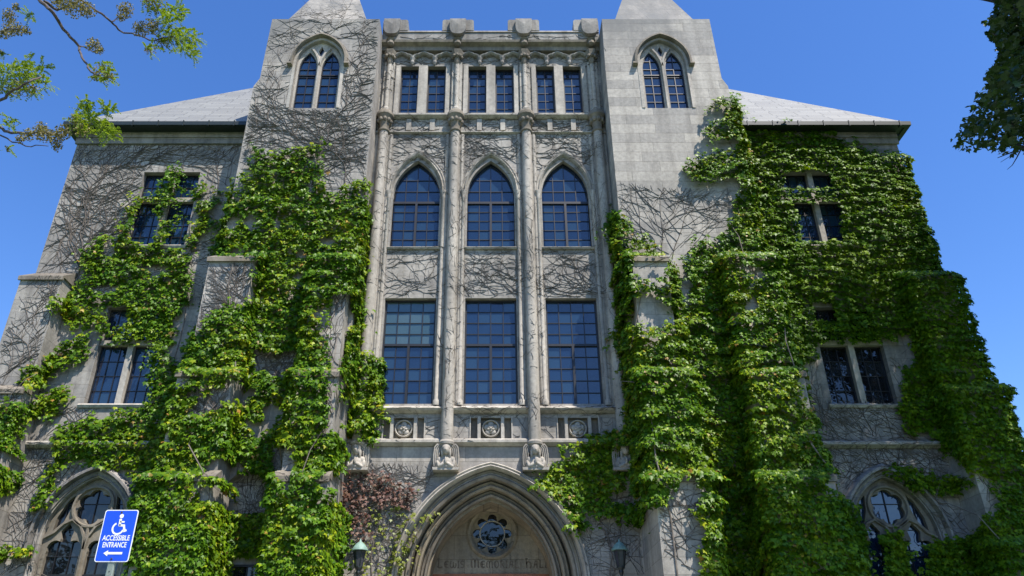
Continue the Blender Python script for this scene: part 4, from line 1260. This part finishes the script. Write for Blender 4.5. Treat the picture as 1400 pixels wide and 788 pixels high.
rib([(0.004, 0.148), (0.006, 0.085)], 0.011)
rib([(0.004, 0.122), (0.045, 0.119)], 0.007)
rib([(0.000, 0.090), (0.046, 0.088), (0.060, 0.040), (0.078, 0.047)], 0.0095)
rib(arc(-0.002, 0.062, 0.050, 0.050, 118, 345, 18), 0.008)
obj('wheelchair_symbol', b, M['sign_white'], pan)
b = MB(); b.panel(sh_([(-0.085, -0.154), (-0.045, -0.128), (-0.045, -0.144), (0.085, -0.144), (0.085, -0.164), (-0.045, -0.164), (-0.045, -0.180)]), [], -0.0075); obj('arrow', b, M['sign_white'], pan)
def text(body, z, width, height):
    cu = bpy.data.curves.new('lettering', 'FONT')
    cu.body = body; cu.align_x = 'CENTER'; cu.size = 1.0; cu.offset = 0.018; cu.extrude = 0.0
    t = bpy.data.objects.new('lettering_source', cu)
    col.objects.link(t)
    bpy.context.view_layer.update()
    me = bpy.data.meshes.new_from_object(t.evaluated_get(bpy.context.evaluated_depsgraph_get()))
    co = np.empty(len(me.vertices) * 3, np.float32); me.vertices.foreach_get('co', co); co = co.reshape(-1, 3)
    x0, x1, z0, z1 = co[:, 0].min(), co[:, 0].max(), co[:, 1].min(), co[:, 1].max()
    out = np.c_[(co[:, 0] - (x0 + x1) / 2) * width / (x1 - x0), np.full(len(co), -0.0075), (co[:, 1] - z0) * height / (z1 - z0) + z + ZC]
    me.vertices.foreach_set('co', out.astype(np.float32).ravel())
    me.materials.clear(); me.materials.append(M['sign_white'])
    bpy.data.objects.remove(t); bpy.data.curves.remove(cu)
    link(bpy.data.objects.new('lettering', me), pan)
text('ACCESSIBLE', -0.045, 0.246, 0.047)
text('ENTRANCE', -0.105, 0.215, 0.047)
b = MB()
for z in (0.205, -0.203):
    b.ball((0.0, -0.008, ZC + z), (0.009, 0.006, 0.009), 8, 6)
obj('bolt', b, M['bolt'], pan)
b = MB()
prof = [(-0.032, 0.012), (-0.022, 0.003), (0.022, 0.003), (0.032, 0.012), (0.032, 0.036), (-0.032, 0.036)]
rows = [[(x, y, z) for x, y in prof] for z in (0.0, ZC + 0.22)]
b.quad_grid(rows, closed_u=True)
post = obj('post', b, M['galv'], SG)
b = MB()
for k in range(60):
    z = 0.3 + k * 0.04
    if z < ZC - 0.235:
        b.panel(circle(0, z, 0.006, 8), [], 0.0015)
obj('post_hole', b, M['bolt'], post)

# ------------------------------------------------------------------ trees
def clump_leaves(centers, radii, counts, up=0.6):
    P = []
    for c, r, n in zip(centers, radii, counts):
        d = rng.normal(0, 1, (n, 3)); d = unit(d) * (rng.random(n) ** 0.45)[:, None] * r
        d[:, 2] *= 0.7
        P.append(np.array(c)[None] + d)
    P = np.concatenate(P); n = len(P)
    blade = np.array([0, 0, up]) + rng.normal(0, 1, (n, 3)) * 0.5
    tip = rng.normal(0, 1, (n, 3)) + np.array([0, 0, -0.5])
    return P, blade, tip

# dark broad tree on the right: crown just enters the frame and shades the right wing
def big_tree(label, base, center, radii, nclump, per, boundary, seed, leaf=0.17, name='shade_tree', lobes=(), twigs=()):
    r2 = np.random.default_rng(seed)
    root = tag(empty(name, base), label, 'tree')
    C = []
    while len(C) < nclump:
        d = r2.normal(0, 1, 3); d /= np.linalg.norm(d)
        C.append(np.array(center) + d * np.array(radii) * r2.uniform(0.35, 1.0) ** 0.6)
    for lc, lr, ln in lobes:
        for _ in range(ln):
            d = r2.normal(0, 1, 3); d /= np.linalg.norm(d)
            C.append(np.array(lc) + d * np.array(lr) * r2.uniform(0, 1) ** 0.4)
    C = np.array(C); nclump = len(C)
    P, bl, tp = clump_leaves(C, r2.uniform(0.75, 1.35, nclump), [per] * nclump)
    if boundary is not None:
        u, v = proj(P[:, 0], P[:, 1], P[:, 2])
        u = u + 14 * (vnoise(P[:, 0] * 2, P[:, 2] * 2 + P[:, 1], 5) - .5); v = v + 14 * (vnoise(P[:, 0] * 2 + P[:, 1], P[:, 2] * 2, 6) - .5)
        bad = inpoly(u, v, boundary)
        P, bl, tp = P[~bad], bl[~bad], tp[~bad]
        cu, cv = proj(C[:, 0], C[:, 1], C[:, 2])
        C = C[~inpoly(cu, cv, boundary)]
    B0 = np.array(base)
    leaf_mesh('crown', P - B0, bl, tp, leaf * r2.uniform(0.7, 1.2, len(P)), M['tree_dark'], root)
    b = MB()
    top = np.array((center[0] - B0[0], center[1] - B0[1], center[2] + radii[2] * 0.3))
    mid = [np.array((0, 0, 0)), np.array((0.05, 0.03, 2.0)), top * 0.5 + np.array((0.1, 0, 0)), top * 0.75, top]
    b.tube(mid, [0.55, 0.42, 0.33, 0.22, 0.10], 10)
    obj('trunk', b, M['bark'], root, smooth=True)
    lb = MB()
    for c in C[::2]:
        e = c - B0
        f = np.clip((e[2] - 1.5) / top[2] * 0.8, 0.3, 0.85)
        s0 = top * f
        m1 = s0 * 0.55 + e * 0.45 + np.array((0, 0, 0.5)) + r2.normal(0, .2, 3)
        lb.tube([s0, m1, e * .85 + m1 * .15 + r2.normal(0, .12, 3), e], [0.10, 0.06, 0.035, 0.012], 5)
    for path in twigs:
        lb.tube([at(u, v, -4.6) - Vector(base) for u, v in path], [0.022, 0.014, 0.009, 0.005][:len(path)], 5)
    obj('limb', lb, M['bark'], root)
    return len(P)
inframe = [(-50, -12), (1362, -12), (1366, 12), (1350, 38), (1366, 60), (1368, 82), (1354, 98), (1352, 118), (1332, 132), (1330, 150), (1322, 165), (1318, 182), (1305, 196), (1312, 208), (1348, 200), (1366, 206), (1382, 214), (1420, 206), (1440, 900), (-50, 900)]
print('tree', big_tree('dark leafy tree whose crown edge shows at the upper right against blue sky', (16.2, -6.5, 0), (16.3, -5.6, 18.2), (5.0, 4.4, 5.6), 185, 150, inframe, 11, lobes=(((12.2, -9.4, 17.0), (2.2, 1.9, 2.6), 46), ((12.0, -7.8, 14.3), (2.0, 1.6, 2.3), 24)), twigs=(((1412, 180), (1398, 200), (1384, 212), (1368, 222)), ((1398, 200), (1390, 216), (1384, 226), (1377, 232)), ((1390, 206), (1374, 212), (1364, 216)))))
# the trees across the lawn, seen only in the window panes
big_tree('tall leafy tree across the lawn, mirrored in the lower window panes', (-30, -62, 0), (-30, -62, 11), (6, 6, 7), 70, 160, None, 12, 0.32)
far = bpy.data.objects['shade_tree.001']
far['group'] = 'trees across the lawn'
for k, (x, y, sc) in enumerate(((-46, -52, 1.0), (-13, -58, 0.9), (2, -66, 1.05), (17, -60, 0.95), (33, -56, 1.1), (48, -44, 1.0), (-58, -36, 1.0), (62, -34, 1.1))):
    c = far.copy(); col.objects.link(c); c.location = (x, y, 0); c.rotation_euler = (0, 0, k * 1.1); c.scale = (sc * 1.25, sc * 1.25, sc)
    for ch in far.children:
        d = ch.copy(); col.objects.link(d); d.parent = c

# locust tree on the left: branches reach in from the upper left
LT = Vector((-10.5, -11.5, 0))
root = tag(empty('locust_tree', LT), 'flowering locust tree reaching budding branches in from the upper left corner', 'tree')
lb = MB(); YB = -10.8
def P3(u, v, y): return at(u, v, y) - LT
limbs = [
    ([(-140, -60), (-20, -70), (40, -30), (54, 0), (68, 13), (86, 40), (106, 61), (112, 79), (125, 99), (138, 104)], 0.040, YB),
    ([(60, 2), (78, 14), (95, 6), (112, 0), (125, 10), (152, 30), (165, 43), (185, 48), (211, 56), (235, 50), (258, 66)], 0.026, YB + 0.3),
    ([(106, 61), (118, 66), (130, 72)], 0.014, YB), ([(152, 30), (162, 24), (172, 16)], 0.012, YB + .3),
    ([(-140, 180), (-60, 160), (0, 137), (20, 122), (40, 112), (60, 104)], 0.032, YB - 0.4),
    ([(-140, 190), (-40, 178), (0, 174), (15, 182), (55, 182), (90, 184), (112, 172), (132, 166)], 0.030, YB + 0.2),
    ([(-20, 176), (0, 185), (35, 200), (66, 200)], 0.016, YB - 0.1), ([(-80, 60), (-20, 45), (10, 40), (30, 40)], 0.018, YB - 0.5),
    ([(185, -30), (200, -8), (215, 8)], 0.014, YB + .4), ([(211, 56), (214, 66), (208, 72)], 0.007, YB + .3), ([(-20, 85), (0, 73), (4, 70)], 0.007, YB - .4)]
for path, r, y in limbs:
    pts = [P3(u, v, y + 0.25 * math.sin(i * 1.3)) for i, (u, v) in enumerate(path)]
    fine_pts = []
    for k in range(len(pts) - 1):
        for q in range(4):
            t = q / 4
            jit = Vector((random.gauss(0, 1), random.gauss(0, 1), random.gauss(0, 1))) * 0.010 if q else Vector((0, 0, 0))
            fine_pts.append(pts[k].lerp(pts[k + 1], t) + jit)
    fine_pts.append(pts[-1])
    n = len(fine_pts)
    lb.tube(fine_pts, [r * (1 - 0.72 * i / n) for i in range(n)], 7)
obj('branch', lb, M['bark2'], root, smooth=True)
b = MB(); trunk_top = P3(-140, 60, YB)
b.tube([(0, 0, 0), (0.05, 0, 2.5), trunk_top * 0.6 + Vector((0, 0, 1.0)), trunk_top, trunk_top + Vector((0.3, 0.2, 2.5))], [0.24, 0.19, 0.15, 0.11, 0.06], 10)
b.tube([trunk_top * 0.7 + Vector((0, 0, 0.8)), P3(-140, -60, YB)], [0.08, 0.05], 8); b.tube([trunk_top * 0.6 + Vector((0, 0, 0.8)), P3(-140, 185, YB)], [0.08, 0.045], 8)
obj('trunk', b, M['bark2'], root, smooth=True)
# clusters: (u, v, radius px, kind)
CL = [(100, 6, 24, 'b'), (80, 2, 14, 'b'), (120, 14, 14, 'b'), (172, 14, 15, 'b'), (165, 24, 8, 'b'), (192, 40, 15, 'b'), (208, 36, 14, 'b'), (214, 6, 20, 'm'), (200, 0, 12, 'm'),
      (232, 34, 26, 'g'), (243, 18, 14, 'g'), (256, 50, 18, 'g'), (268, 52, 9, 'g'), (250, 64, 13, 'g'), (264, 76, 9, 'g'), (222, 58, 13, 'm'), (205, 68, 10, 'm'), (236, 50, 18, 'g'),
      (128, 62, 13, 'b'), (136, 68, 8, 'b'), (140, 86, 7, 'g'), (140, 100, 15, 'm'), (150, 104, 10, 'm'), (130, 104, 8, 'b'),
      (12, 22, 14, 'b'), (14, 40, 14, 'b'), (26, 40, 12, 'b'), (6, 46, 10, 'b'), (36, 42, 8, 'b'), (40, 22, 7, 'g'), (22, 10, 8, 'b'),
      (12, 100, 22, 'g'), (30, 96, 16, 'g'), (46, 100, 14, 'g'), (58, 92, 9, 'g'), (62, 116, 11, 'g'), (30, 118, 18, 'm'), (10, 120, 16, 'm'), (46, 122, 10, 'm'), (36, 82, 8, 'g'), (2, 72, 6, 'm'),
      (28, 190, 8, 'b'), (56, 176, 12, 'b'), (60, 184, 14, 'b'), (76, 188, 15, 'b'), (88, 180, 13, 'b'), (78, 200, 9, 'b'), (40, 184, 10, 'b'), (14, 164, 6, 'g'), (16, 172, 6, 'g'),
      (116, 142, 12, 'g'), (112, 156, 14, 'g'), (124, 164, 18, 'g'), (136, 174, 16, 'g'), (112, 176, 14, 'm'), (148, 180, 10, 'g'), (140, 150, 10, 'g'), (104, 166, 12, 'm'), (152, 150, 5, 'g'), (154, 186, 6, 'g'), (10, 204, 5, 'm')]
for k in range(46):            # the rest of the crown, outside the frame
    CL.append((random.uniform(-330, -40), random.uniform(-260, 230), random.uniform(18, 34), random.choice('gbm')))
for k in range(26):
    CL.append((random.uniform(-60, 220), random.uniform(-260, -60), random.uniform(18, 30), random.choice('gbm')))
gP, gB, gT, gS, bP = [], [], [], [], []
for (u, v, r, kind) in CL:
    y = YB + random.uniform(-0.35, 0.5)
    c = np.array(P3(u, v, y)); rr = r * 10.3 / CF * 1.05
    off = u < -38 or v < -55
    if kind in 'gm':
        nl = int((26 if kind == 'g' else 15) * (r / 14) ** 1.6 * (0.5 if off else 1.0)) + 4
        for q in range(nl):
            d = rng.normal(0, 1, 3); d /= np.linalg.norm(d)
            s0 = c + d * rr * rng.random() ** 0.5 * 0.75
            ax = rng.normal(0, 1, 3) + np.array([0.5, 0, -0.1]) + d * 0.8; ax /= np.linalg.norm(ax)
            upv = np.array([0, 0, 1.0]) + rng.normal(0, .35, 3); sd = np.cross(ax, upv); sd /= max(1e-6, np.linalg.norm(sd)); upv = np.cross(sd, ax)
            L = rng.uniform(0.10, 0.19)
            for j in range(7):
                for sg in (-1, 1):
                    gP.append(s0 + ax * L * (j + 0.6) / 7 + np.array([0, 0, -0.25 * L * (j / 7) ** 2])); gB.append(upv + rng.normal(0, .25, 3)); gT.append(sd * sg + ax * 0.45); gS.append(rng.uniform(0.030, 0.045))
    if kind in 'bm':
        nb = int((300 if kind == 'b' else 150) * (r / 14) ** 1.8 * (0.5 if off else 1.0)) + 6
        d = rng.normal(0, 1, (nb, 3)); d = unit(d) * (rng.random(nb) ** 0.5)[:, None] * rr * 0.95
        bP.append(c[None] + d)
gP, gB, gT, gS = map(np.array, (gP, gB, gT, gS))
leaf_mesh('leaf_spray', gP, gB, gT, gS, M['tree_bright'], root, OVAL, OVAL_F)
bP = np.concatenate(bP); nb = len(bP)
leaf_mesh('flower_cluster', bP, rng.normal(0, 1, (nb, 3)), rng.normal(0, 1, (nb, 3)), rng.uniform(0.018, 0.036, nb), M['tree_brown'], root, OVAL * np.array([1.8, 1, 1]), OVAL_F)
print('locust', len(gP), nb)
